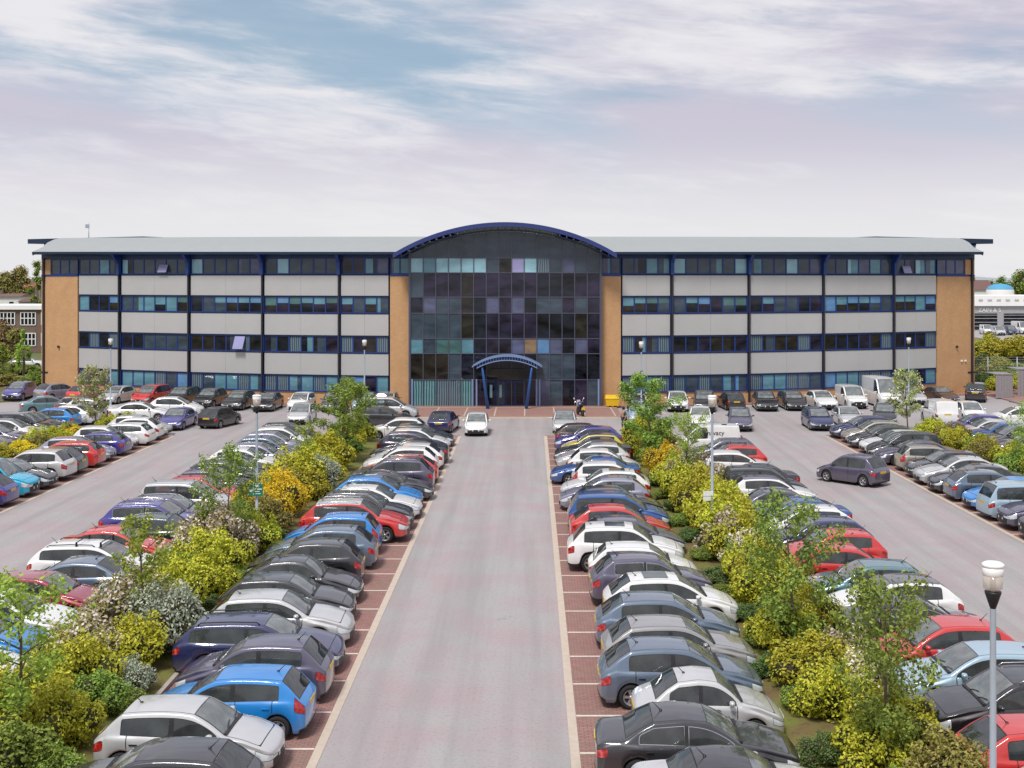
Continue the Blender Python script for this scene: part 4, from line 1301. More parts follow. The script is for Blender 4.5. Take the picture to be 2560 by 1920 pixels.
# ---------------------------------------------------------------- ground, bays, kerbs
def sheet(name, pts, z, mat, kind='structure'):
    q = MB(); q.add([(x, y, z) for x, y in pts], [tuple(range(len(pts)))])
    return tag(q.build(name, mat), kind=kind)
def rect(x0, x1, y0, y1): return [(x0, y0), (x1, y0), (x1, y1), (x0, y1)]
sheet('ground', rect(-3000, 3000, -200, 6000), -.03, M['field'])
sheet('car_park', rect(-64, 62, -30, 135), 0, M['asphalt'])
YR0, YR1 = -12.0, 84.5
LANE = [(-25.05, -18.35), (-4.98, 1.03), (14.0, 20.7)]
for i, (a, b) in enumerate(LANE): sheet('lane', rect(a, b, -20, YR1 + 1), .004, M['asphalt2'])
sheet('cross_lane', rect(-25.05, 20.7, YR1 + 1.0, 98.5), .004, M['asphalt2'])
BAY = [(-9.78, -4.98, 1), (-18.35, -13.55, -1), (-29.85, -25.05, 1), (-38.6, -33.8, -1), (1.03, 5.83, -1), (9.2, 14.0, 1), (20.7, 25.5, -1), (29.0, 33.8, 1)]
OFF = {0: 28.4, 1: 28.6, 2: 28.9, 3: 28.9, 4: 28.15, 5: 28.2, 6: 28.2, 7: 28.2}
for bi, (a, b, s) in enumerate(BAY):
    sheet('parking_bays', rect(a, b, YR0, YR1), .008, M['pavers'])
    e = b if s > 0 else a
    sheet('edge_line', rect(e - .11, e + .11, YR0, YR1), .016, M['cream'])
    q = MB()
    for k in range(-14, 24):
        y = OFF[bi] + 2.4 * k
        if y > YR1 - .5: break
        x0, x1 = (a + .1, b - .12) if s > 0 else (a + .12, b - .1)
        q.quad((x0, y - .05, .012), (x1, y - .05, .012), (x1, y + .05, .012), (x0, y + .05, .012))
    tag(q.build('bay_lines', M['white_line']), kind='structure')
STRIP = [(-13.55, -9.78), (-33.8, -29.85), (5.83, 9.2), (25.5, 29.0)]
for i, (a, b) in enumerate(STRIP):
    y1 = YR1 - .2
    q = MB()
    w = .13
    q.box(a, a + w, YR0, y1, 0, .12); q.box(b - w, b, YR0, y1, 0, .12); q.box(a + w, b - w, y1 - w, y1, 0, .12)
    tag(q.build('kerb', M['kerb']), kind='structure')
    # soil humps gently between the kerbs
    q = MB(); nx, ny = 8, 60; vs = []
    rr = random.Random(i)
    for iy in range(ny + 1):
        for ix in range(nx + 1):
            x = a + w + (b - a - 2 * w) * ix / nx; y = YR0 + (y1 - w - YR0) * iy / ny
            h = .10 + .10 * math.sin(PI * ix / nx) + rr.uniform(-.02, .03) * (0 < ix < nx)
            vs.append((x, y, h))
    fs = [(iy * (nx + 1) + ix, iy * (nx + 1) + ix + 1, (iy + 1) * (nx + 1) + ix + 1, (iy + 1) * (nx + 1) + ix) for iy in range(ny) for ix in range(nx)]
    q.add(vs, fs, 0, True)
    tag(q.build('planting_strip', M['soil'] if i in (1, 3) else M['grass']), kind='structure')
    # kerbed nose beyond the last bay
for (xa, xb) in ((-9.7, -5.0), (-29.8, -25.1), (1.05, 5.8), (20.75, 25.4)):
    q = MB(); q.box(xa, xb, YR1 + .0, YR1 + .16, 0, .11)
    tag(q.build('kerb', M['kerb']), kind='structure')
# footway in front of the building, following its curve
def ring(name, o0, o1, s0, s1, z, mat, n=40, h=None):
    q = MB(); vs = []
    for k in range(n + 1):
        s = s0 + (s1 - s0) * k / n
        for o in (o0, o1): p = PX(s, o, z); vs.append(p)
    q.add(vs, [(2 * k, 2 * k + 1, 2 * k + 3, 2 * k + 2) for k in range(n)])
    if h:
        b = len(q.v); vs2 = [PX(s0 + (s1 - s0) * k / n, o1, zz) for k in range(n + 1) for zz in (z, z - h)]
        q.add(vs2, [(2 * k, 2 * k + 1, 2 * k + 3, 2 * k + 2) for k in range(n)])
    return tag(q.build(name, mat), kind='structure')
ring('footway', -.3, 1.1, -46, 46, .10, M['pavers2'], h=.1)
fx0, fx1 = -13.2, 7.3
q = MB(); q.box(fx0, fx1, 95.4, 103.6, 0, .105); tag(q.build('entrance_paving', M['pavers2']), kind='structure')
q = MB(); q.box(fx0, fx1, 95.1, 95.4, 0, .115); tag(q.build('kerb', M['cream']), kind='structure')
q = MB()
for k in range(9):
    x = -12.6 + k * 2.42
    q.quad((x - .05, 96.0, .11), (x + .05, 96.0, .11), (x + .05, 102.6, .11), (x - .05, 102.6, .11))
q.quad((fx0, 102.3, .112), (fx1, 102.3, .112), (fx1, 102.5, .112), (fx0, 102.5, .112))
tag(q.build('paving_lines', M['cream']), kind='structure')
q = MB()    # white bay lines along the facade
for s in list(range(-42, -10, 3)) + list(range(12, 40, 3)):
    s = s * .93 + 1.2; a, b = PX(s - .05, 1.2, .006), PX(s + .05, 1.2, .006); c, d = PX(s + .05, 6.2, .006), PX(s - .05, 6.2, .006)
    q.quad(a, b, c, d)
tag(q.build('facade_bay_lines', M['white_line']), kind='structure')
# brown paved corners at both ends of the building
def kerbed(pts, z, mat, name):
    q = MB(); n = len(pts)
    q.add([(x, y, z) for x, y in pts] + [(x, y, 0) for x, y in pts], [tuple(range(n))] + [(i, (i + 1) % n, n + (i + 1) % n, n + i) for i in range(n)])
    tag(q.build(name, mat), kind='structure')
kerbed([(-62, 106.5), (-49.6, 105.8), (-45.6, 108.6), (-45.2, 112), (-48.0, 118), (-62, 130)], .1, M['soil'], 'verge')
kerbed([(43.2, 105.0), (46, 103.0), (60, 101.5), (60, 132), (47, 132), (43.0, 114)], .1, M['pavers2'], 'footway')
q = MB(); q.tube([(42.9, 108, .08), (43.4, 105.2, .08), (46, 102.9, .08), (60, 101.3, .08)], .11, 6); tag(q.build('kerb', M['kerb']), kind='structure')

# ---------------------------------------------------------------- planting
def leaf_cloud(centres, n, size, rng, flat=.35, mats=1, wts=None, aspect=.6, shell=.55):
    """n small leaves spread through a set of lumps; returns arrays for a mesh"""
    cs = np.array([c[:3] for c in centres]); rs = np.array([c[3] for c in centres])
    zs = np.array([c[4] if len(c) > 4 else 1.0 for c in centres])
    p = rs ** 1.7; p = p / p.sum()
    idx = rng.choice(len(cs), n, p=p)
    d = rng.normal(size=(n, 3)); d /= np.linalg.norm(d, axis=1)[:, None]
    rad = rs[idx] * (shell + (1.08 - shell) * rng.random(n) ** .6)
    pos = cs[idx] + d * rad[:, None] * np.stack([np.ones(n), np.ones(n), zs[idx]], 1)
    nrm = d * .8 + rng.normal(size=(n, 3)) * .6 + np.array([0, 0, .35]); nrm /= np.linalg.norm(nrm, axis=1)[:, None]
    a = np.cross(nrm, rng.normal(size=(n, 3))); a /= np.linalg.norm(a, axis=1)[:, None]
    b = np.cross(nrm, a)
    s = size * (.6 + .8 * rng.random(n))
    a = a * s[:, None]; b = b * (s * aspect)[:, None]
    v = np.stack([pos - a, pos - b * .9 + a * .1, pos + a, pos + b * .9 + a * .1], 1).reshape(-1, 3)
    mi = rng.choice(mats, n, p=wts) if mats > 1 else np.zeros(n, int)
    return v, mi
def cloud_mesh(name, v, mi, core=None):
    n = len(v) // 4
    verts = v.tolist(); faces = [(4 * i, 4 * i + 1, 4 * i + 2, 4 * i + 3) for i in range(n)]
    mis = list(mi)
    me = bpy.data.meshes.new(name)
    if core:
        b = len(verts); verts += core.v; faces += [tuple(i + b for i in f) for f in core.f]; mis += core.m
    me.from_pydata(verts, [], faces)
    me.polygons.foreach_set('material_index', mis)
    me.update()
    return me
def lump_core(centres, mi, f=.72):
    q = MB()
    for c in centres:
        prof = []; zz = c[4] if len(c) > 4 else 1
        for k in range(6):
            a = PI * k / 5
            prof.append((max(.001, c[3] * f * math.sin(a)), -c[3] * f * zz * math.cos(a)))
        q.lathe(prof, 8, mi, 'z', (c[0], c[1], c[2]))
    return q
SHRUB = {}
def shrub_mesh(kind, var):
    k = (kind, var)
    if k in SHRUB: return SHRUB[k]
    rng = np.random.default_rng(abs(hash(kind)) % 1000 * 0 + sum(map(ord, kind)) + var * 17)
    cen = [(0, 0, .62, .62, .9)]
    for i in range(11):
        a = rng.random() * 2 * PI; r = .25 + .6 * rng.random()
        cen.append((r * math.cos(a), r * math.sin(a), .30 + .75 * rng.random() * (1.15 - r * .6), .26 + .24 * rng.random(), .9))
    base_cen = list(cen)
    for i in range(20):          # loose shoots that break the outline
        a = rng.random() * 2 * PI; r = .95 * rng.random() ** .6; h = (1.25 - .75 * r * r) * (.85 + .3 * rng.random())
        cen.append((r * math.cos(a), r * math.sin(a), h, .10 + .10 * rng.random(), 1.5))
    mats = [LEAF[kind if kind != 'white-flowered' else 'olive'], M['leafcore']]
    size = {'grey-green': .038, 'golden yellow': .044}.get(kind, .046)
    n = 7500
    if kind == 'white-flowered':
        mats = [LEAF['olive'], M['leafcore'], M['blossom']]
        v, mi = leaf_cloud(cen, n, size, rng, mats=3, wts=[.55, 0, .45])
    else:
        v, mi = leaf_cloud(cen, n, size, rng)
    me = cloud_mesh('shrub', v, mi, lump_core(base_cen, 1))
    for m_ in mats: me.materials.append(m_)
    SHRUB[k] = me
    return me
def nearest_car(x, y, k=0):
    return sorted(ALLCARS, key=lambda c: (c[0] - x) ** 2 + (c[1] - y) ** 2)[k]
def near_words(base, x, y, where):
    c = []
    for k in range(4):
        n = nearest_car(x, y, k)
        rel = 'beside'
        c.append('%s %s the %s, %s' % (base, rel, n[2], where))
    for k in range(3):
        n1, n2 = nearest_car(x, y, k), nearest_car(x, y, k + 1)
        c.append('%s near the %s and the %s' % (base, n1[2], n2[2]))
    return c
SH_N = 0
def shrub(kind, x, y, sc, where, hs=1.0, low=False):
    global SH_N
    me = shrub_mesh(kind, SH_N % 3); SH_N += 1
    o = bpy.data.objects.new('shrub', me); link(o)
    o.location = (x, y, .12); o.rotation_euler = (0, 0, random.random() * 6.28)
    o.scale = (sc * pr.uniform(.88, 1.18), sc * pr.uniform(.88, 1.18), sc * hs * pr.uniform(.85, 1.15))
    size = 'low' if hs * sc < .62 else 'tall' if hs * sc > 1.22 else 'rounded'
    base = '%s %s bush' % (size, kind)
    tag(o, unique(near_words(base, x, y, where)), 'bush', 'bushes in the ' + where)
    return o
YG, GY, MG, DG, GG, WF, OL = 'yellow-green', 'golden yellow', 'mid green', 'dark green', 'grey-green', 'white-flowered', 'olive'
pr = random.Random(21)
# left strip: (y, x, kind, scale)
L1 = [(19.5,-12.4,YG,1.2),(21.3,-11.3,YG,.9),(22.0,-12.9,YG,1.1),(23.6,-12.2,YG,1.1),(23.4,-10.7,DG,.75),(25.0,-12.9,YG,1.2),(25.9,-11.6,MG,1.1),(26.2,-10.6,MG,.7),(27.6,-12.6,YG,1.2),(28.3,-11.3,YG,1.1),
 (29.8,-12.7,YG,1.25),(30.2,-11.2,MG,.9),(31.6,-12.2,YG,1.2),(32.0,-10.8,GG,.75),(33.4,-12.8,WF,1.15),(33.9,-11.4,YG,1.1),(35.2,-10.9,GG,1.2),(35.6,-12.5,WF,1.1),(36.8,-11.6,WF,1.1),(37.4,-12.9,GG,1.0),(38.4,-11.7,YG,1.1),(39.0,-12.9,WF,1.1),
 (40.2,-12.1,YG,1.2),(41.2,-11.4,YG,1.0),(41.8,-12.8,MG,1.1),(43.2,-12.0,YG,1.25),(44.6,-11.6,YG,1.1),(45.0,-12.9,WF,1.2),(46.4,-12.0,WF,1.2),(47.8,-12.6,WF,1.15),(48.2,-11.5,YG,1.0),(49.6,-12.2,OL,1.1),(51.0,-12.7,MG,1.1),(51.8,-11.7,OL,1.0),
 (53.2,-12.2,GY,1.25),(54.8,-12.6,GY,1.3),(55.4,-11.6,GY,1.15),(57.0,-12.2,GY,1.3),(58.8,-12.6,OL,1.2),(59.6,-11.6,YG,1.2),(61.4,-12.3,YG,1.35),(62.4,-11.2,GG,1.15),(63.6,-12.6,WF,1.2),(65.2,-11.9,YG,1.25),(67.0,-12.4,YG,1.2),
 (68.8,-11.8,YG,1.3),(70.6,-12.5,YG,1.2),(72.4,-11.8,MG,1.2),(74.4,-12.2,YG,1.2),(76.4,-11.6,YG,1.1),(78.4,-12.4,MG,1.1),(80.6,-11.9,YG,1.1),(82.6,-12.2,MG,1.0)]
for y, x, k, s in L1: shrub(k, x + .25, y, s * (.95 if y < 34 else 1.04), 'left strip', .95 if y < 34 else 1.05)
R1 = [(19.8,8.2,YG,1.1),(21.6,7.2,YG,.9),(22.4,8.5,YG,1.15),(24.2,7.9,MG,1.0),(25.0,8.7,OL,1.1),(26.6,8.2,YG,1.15),(28.2,8.6,YG,1.15),(29.8,8.1,YG,1.1),(31.2,8.8,WF,1.1),(32.6,8.2,YG,1.15),(33.8,8.8,WF,1.0),
 (35.2,8.2,YG,1.2),(36.8,8.6,YG,1.1),(38.6,8.9,MG,1.0),(40.0,8.2,YG,1.15),(41.6,8.8,YG,1.2),(43.2,8.3,YG,1.15),(44.8,8.9,WF,1.25),(46.2,8.3,YG,1.2),(47.8,8.8,WF,1.2),(49.4,8.2,YG,1.3),(51.0,8.7,YG,1.25),(52.6,8.2,YG,1.3),
 (54.2,8.8,YG,1.2),(55.8,8.1,YG,1.3),(57.4,8.6,WF,1.2),(59.0,8.0,YG,1.25),(60.8,8.5,WF,1.25),(62.6,7.8,YG,1.3),(64.4,8.4,WF,1.15),(66.2,7.7,GY,1.15),(68.0,8.3,WF,1.2),(69.8,7.6,MG,1.2),(71.8,8.2,OL,1.2),(73.6,7.6,YG,1.2),(75.6,8.2,MG,1.3),
 (77.6,7.6,YG,1.2),(79.6,8.2,MG,1.2),(81.8,7.7,YG,1.1)]
for i, (y, x, k, s) in enumerate(R1): shrub(k, x + (.12 if y < 34 else -.1) - (.7 if y < 48 and i % 2 else .15), y, s * (.88 if y < 40 else .98), 'right strip', 1.0 if y < 40 else 1.1)
for i, y in enumerate([24.5, 27.2, 30.6, 33.2, 36.0, 38.4, 41.0, 43.6, 46.8, 50.2, 53.4, 56.6, 60.0, 63.6]):   # low ground cover by the car noses
    shrub([MG, DG][i % 2], 6.55 + (i % 3) * .15, y, .6, 'right strip', .7)
for i, (y, x) in enumerate([(24.8, -10.3), (30.6, -10.3), (39.6, -10.5), (43.6, -10.6), (50.6, -10.8)]): shrub([DG, MG][i % 2], x, y, .55, 'left strip', .75)
# far strips
for i, y in enumerate(np.arange(71.5, 83.5, 1.75)): shrub([YG, GY, OL, YG][i % 4], -31.4 + .5 * (i % 3), float(y), 1.0, 'far left strip', .95)
for i, y in enumerate([86.3, 87.9]): shrub(YG, -30.2 + i, y, .95, 'far left strip', .9)
for i, y in enumerate(np.arange(52.5, 84, 1.6)): shrub([YG, YG, OL, YG, MG][i % 5], 27.0 + .45 * (i % 3), float(y), 1.08, 'far right strip', .95)

# ---- trees
def tree_mesh(seed, H, spread, leafkind, leaves=2600, leaf=.07, trunk_h=.3, oval=1.35, flower=False, dense=False):
    rng = np.random.default_rng(seed); rr = random.Random(seed)
    t = MB()
    lean = (rr.uniform(-.12, .12), rr.uniform(-.12, .12))
    P = [Vector((lean[0] * H * f + .05 * math.sin(f * 5 + seed), lean[1] * H * f, H * f)) for f in (0, .15, .3, .5, .7, .88)]
    t.tube(P, [.055 * H / 4, .045 * H / 4, .04 * H / 4, .028 * H / 4, .018 * H / 4, .007], 8)
    cen = []
    nb = 15 if not dense else 20
    for i in range(nb):
        f = trunk_h + (.92 - trunk_h) * i / (nb - 1)
        base = Vector((lean[0] * H * f, lean[1] * H * f, H * f * .93))
        a = i * 2.4 + rr.uniform(-.4, .4)
        prof = math.sin(PI * min(1, (f - trunk_h) / (1.0 - trunk_h) * .82 + .14)) ** .8
        ln = spread * prof * rr.uniform(.7, 1.15)
        up = .5 + .5 * f
        tip = base + Vector((math.cos(a) * ln, math.sin(a) * ln, ln * up * .8 + .1))
        mid = (base + tip) / 2 + Vector((0, 0, -.06 * ln))
        t.tube([base, mid, tip], [.017 * H / 4, .010 * H / 4, .003], 5)
        for g in (.45, .75, 1.0):
            q = base.lerp(tip, g)
            cen.append((q.x + rr.uniform(-.1, .1), q.y + rr.uniform(-.1, .1), q.z, spread * rr.uniform(.16, .30), 1.1))
            if rr.random() < .6:
                q2 = q + Vector((rr.uniform(-1, 1), rr.uniform(-1, 1), rr.uniform(-.3, .9))) * spread * .25
                t.tube([q, q2], [.006 * H / 4, .002], 4)
                cen.append((q2.x, q2.y, q2.z, spread * rr.uniform(.12, .22), 1.1))
    cen.append((P[-1].x, P[-1].y, H * .93, spread * .2, 1.6))
    mats = [LEAF[leafkind]]
    if flower:
        mats.append(M['blossom']); v, mi = leaf_cloud(cen, leaves, leaf, rng, mats=2, wts=[.62, .38], shell=.1)
    else: v, mi = leaf_cloud(cen, leaves, leaf, rng, shell=.1)
    cm = cloud_mesh('crown', v, mi)
    for m_ in mats: cm.materials.append(m_)
    tm = t.mesh('trunk'); tm.materials.append(M['wood'])
    return tm, cm
TM = {
 'a': tree_mesh(1, 4.6, 1.15, 'fresh', 3200, .052), 'b': tree_mesh(2, 4.8, 1.15, 'mid green', 8000, .054, .18), 'c': tree_mesh(3, 3.9, .75, 'fresh', 2200, .05),
 'd': tree_mesh(4, 4.2, 1.3, 'mid green', 6000, .05, .15), 'e': tree_mesh(5, 3.8, 1.0, 'fresh', 4500, .06, .2, flower=True)}
def tree(kind, x, y, h, label, group='young trees in the planting strips', ws=1.0):
    used_labels[label] = 1
    tm, cm = TM[kind]
    base = {'a': 4.6, 'b': 4.8, 'c': 3.9, 'd': 4.2, 'e': 3.8}[kind]
    r_ = empty('young_tree', (x, y, .14), random.random() * 6.28)
    s = h / base; r_.scale = (s * ws, s * ws, s)
    for n_, me in (('trunk', tm), ('crown', cm)):
        o = bpy.data.objects.new(n_, me); link(o); o.parent = r_
    tag(r_, label, 'tree', group)
tree('a', -11.5, 27.3, 4.4, 'young tree nearest the camera at the left edge, thin trunk and sparse leaves', ws=1.15)
tree('c', -11.55, 35.9, 4.1, 'slim young tree rising in front of the white estate car with roof bars', ws=1.1)
tree('d', -12.0, 47.0, 4.4, 'young tree left of the green sign, before the red and silver cars', ws=.9)
tree('b', -11.5, 71.5, 4.9, 'tallest bushy young tree of the left strip, left of its twin', ws=1.35)
tree('b', -11.6, 80.0, 4.4, 'narrower young tree right of the tallest bushy tree in the left strip', ws=1.0)
tree('c', -11.8, 62.5, 3.6, 'thin young tree in the left strip behind the green sign', ws=1.0)
tree('b', 7.4, 71.0, 5.4, 'tall leafy young tree in the right strip below the right wing', ws=1.3)
tree('a', 7.7, 60.5, 4.3, 'slender young tree just before the tall leafy one, right strip', ws=1.0)
tree('d', 7.7, 34.6, 4.7, 'dense green young tree among the red cars in the right strip', ws=1.0)
tree('d', 7.9, 26.6, 4.5, 'dense young tree nearest the camera in the right strip', ws=.95)
tree('e', -31.2, 86.6, 4.6, 'young tree with blossom before the red cars at the left', ws=.95)
tree('e', 27.2, 87.0, 4.3, 'blossoming young tree under the right wing beside the white van', ws=1.0)
tree('a', 27.3, 66.6, 4.0, 'light young tree at the right edge of the photo', ws=1.2)

# ---- street lamps
def lamp(x, y, h, label, small=False):
    used_labels[label] = 1
    r_ = empty('street_lamp', (x, y, .12)); r_['label'] = label; r_['category'] = 'street lamp'; r_['group'] = 'post-top lamps in the car park'
    H = h
    q = MB(); q.lathe([(.10, 0), (.10, 1.1), (.062, 1.15), (.05, H - .78)], 12); q.build('pole', M['pole'], r_)
    q = MB(); q.lathe([(.03, H - .79), (.055, H - .76), (.135, H - .52), (.135, H - .49), (.001, H - .49)], 16); q.build('lamp_cone', M['black'], r_)
    q = MB(); q.lathe([(.05, H - .49), (.05, H - .22)], 10); q.build('lamp_stem', M['chrome'], r_)
    q = MB(); q.lathe([(.07, H - .49), (.155, H - .44), (.165, H - .22), (.16, H - .22)], 18); q.build('lantern', M['clear'], r_)
    q = MB(); q.lathe([(.001, H - .23), (.15, H - .23), (.17, H - .21), (.175, H - .09), (.16, H - .08), (.001, H - .07)], 18); q.build('lamp_shade', M['lamp_white'], r_)
    q = MB(); q.lathe([(.17, H - .08), (.185, H - .06), (.185, H - .03), (.13, H), (.001, H)], 18); q.build('lamp_cap', M['lamp_white'], r_)
    return r_
m, nt, b = new_mat('clear lantern')
tb = N(nt, 'ShaderNodeBsdfTransparent'); ms = N(nt, 'ShaderNodeMixShader', Fac=.45)
b.inputs['Base Color'].default_value = (.7, .62, .52, 1); b.inputs['Roughness'].default_value = .1
nt.links.new(tb.outputs[0], ms.inputs[1]); nt.links.new(b.outputs[0], ms.inputs[2]); nt.links.new(ms.outputs[0], nt.nodes['Material Output'].inputs['Surface'])
M['clear'] = m
lamp(7.78, 20.3, 6.2, 'tall lamp nearest the camera, at the right edge above the red cars')
Lp = lamp(-11.45, 50.4, 6.1, 'lamp in the left strip carrying the green sign')
Rp = lamp(7.55, 50.2, 6.1, 'lamp in the right strip with a small white sign on its pole')
lamp(-33.8, 97.0, 6.1, 'lamp before the left wing, above the red people carrier')
lamp(-13.1, 95.0, 6.1, 'lamp before the left wing beside the inner brick pier')
lamp(8.3, 90.6, 6.2, 'lamp beside the right brick pier behind the walking person')
lamp(30.9, 98.6, 6.1, 'lamp before the right wing, next to the tall white van')

# ---- signs on poles
sg = empty('direction_sign', (-11.45, 50.28, 0)); tag(sg, 'green sign with white lines strapped to the left lamp pole', 'sign')
q = MB(); q.box(-.33, .28, -.04, -.01, 2.02, 2.56); q.build('sign_face', M['sign_green'], sg)
q = MB()
q.box(-.33, -.30, -.05, -.041, 2.02, 2.56); q.box(-.3, .28, -.05, -.041, 2.53, 2.56)
q.box(-.12, -.10, -.05, -.041, 2.06, 2.5); q.box(-.06, .25, -.05, -.041, 2.28, 2.33); q.box(-.06, .16, -.05, -.041, 2.19, 2.22); q.box(-.02, .2, -.05, -.041, 2.10, 2.13)
q.lathe([(.001, 0), (.09, 0), (.09, .01)], 14, 0, 'y', (.05, -.052, 2.42)); q.box(-.26, -.15, -.05, -.041, 2.2, 2.3)
q.build('sign_markings', M['sign_white'], sg)
s2 = empty('notice_board', (7.55, 50.05, 0)); tag(s2, 'small white notice fixed to the right lamp pole above the hedge', 'sign')
q = MB(); q.box(-.40, .02, -.03, 0, 1.86, 2.26); q.build('sign_face', M['sign_white'], s2)
q = MB(); q.box(-.40, .10, -.035, -.031, 2.04, 2.06); q.build('clamp', M['pole'], s2)

# ---- grit bin, motorcycle, person
gb = empty('grit_bin', (6.95, 103.0, .12)); tag(gb, 'yellow grit bin standing against the brick pier right of the glass centre', 'bin')
q = MB(); q.add([(-.5, -.32, .05), (.5, -.32, .05), (.5, .3, .05), (-.5, .3, .05), (-.6, -.4, .72), (.6, -.4, .72), (.6, .36, .72), (-.6, .36, .72)],
  [(0, 3, 2, 1), (0, 1, 5, 4), (1, 2, 6, 5), (2, 3, 7, 6), (3, 0, 4, 7), (4, 5, 6, 7)]); q.build('tub', M['bin'], gb)
q = MB(); q.add([(-.63, -.44, .723), (.63, -.44, .723), (.63, .4, .723), (-.63, .4, .723), (-.58, -.38, .80), (.58, -.38, .80), (.56, .3, .98), (-.56, .3, .98)],
  [(0, 3, 2, 1), (0, 1, 5, 4), (1, 2, 6, 5), (2, 3, 7, 6), (3, 0, 4, 7), (4, 5, 6, 7)]); q.build('lid', M['bin'], gb)
q = MB(); q.box(-.3, -.08, -.345, -.33, .06, .1); q.box(.1, .38, -.345, -.33, .06, .1); q.build('foot_slot', M['black'], gb)
mb = empty('motorcycle', (3.95, 96.4, .115), R(104)); tag(mb, 'dark motorcycle with yellow number plate parked before the glass front', 'motorcycle')
for x in (-.68, .68):
    q = MB(); q.lathe([(.20, -.05), (.28, -.06), (.31, 0), (.28, .06), (.20, .05), (.20, -.05)], 20, 0, 'y', (x, 0, .31))
    w_ = q.build('wheel', M['tyre'], mb)
    q = MB(); q.lathe([(.20, -.02), (.05, -.03), (.05, .03), (.20, .02)], 16, 0, 'y', (x, 0, .31)); q.build('rim', M['dalloy'], w_)
q = MB(); q.tube([(.68, .1, .31), (.52, .1, .95)], .03, 6); q.tube([(.68, -.1, .31), (.52, -.1, .95)], .03, 6); q.build('fork', M['chrome'], mb)
q = MB(); q.tube([(.42, 0, .80), (.2, 0, .92), (-.1, 0, .80)], [.10, .17, .10], 10); q.build('fuel_tank', PM['purple'], mb)
q = MB(); q.tube([(-.05, 0, .80), (-.35, 0, .80), (-.78, 0, .92)], [.11, .12, .06], 8); q.build('saddle', M['black'], mb)
q = MB(); q.box(-.25, .3, -.14, .14, .28, .70); q.tube([(-.2, -.16, .3), (-.75, -.18, .42)], .05, 8); q.build('engine', M['trim'], mb)
q = MB(); q.tube([(-.68, .09, .31), (-.1, .09, .36)], .03, 6); q.tube([(-.68, -.09, .31), (-.1, -.09, .36)], .03, 6); q.tube([(.5, 0, .9), (.0, 0, .6), (-.5, 0, .75)], .03, 6); q.build('frame', M['black'], mb)
q = MB(); q.tube([(.38, -.38, 1.05), (.5, 0, 1.0), (.38, .38, 1.05)], .018, 6); q.build('handlebar', M['chrome'], mb)
for s in (-1, 1):
    q = MB(); q.tube([(.42, s * .28, 1.05), (.40, s * .36, 1.28)], .01, 5); q.lathe([(.001, -.02), (.075, -.01), (.075, .02), (.001, .03)], 10, 0, 'y', (.38, s * .40, 1.32)); q.build('mirror', M['lamp_white'], mb)
q = MB(); q.add([(.62, -.16, .75), (.62, .16, .75), (.5, .14, 1.2), (.5, -.14, 1.2), (.5, -.18, .75), (.5, .18, .75)], [(0, 1, 2, 3), (0, 3, 4), (1, 5, 2)]); q.build('windshield', M['lamp_white'], mb)
q = MB(); q.box(-.86, -.80, -.13, .13, .50, .70); q.build('number_plate', M['bin'], mb)

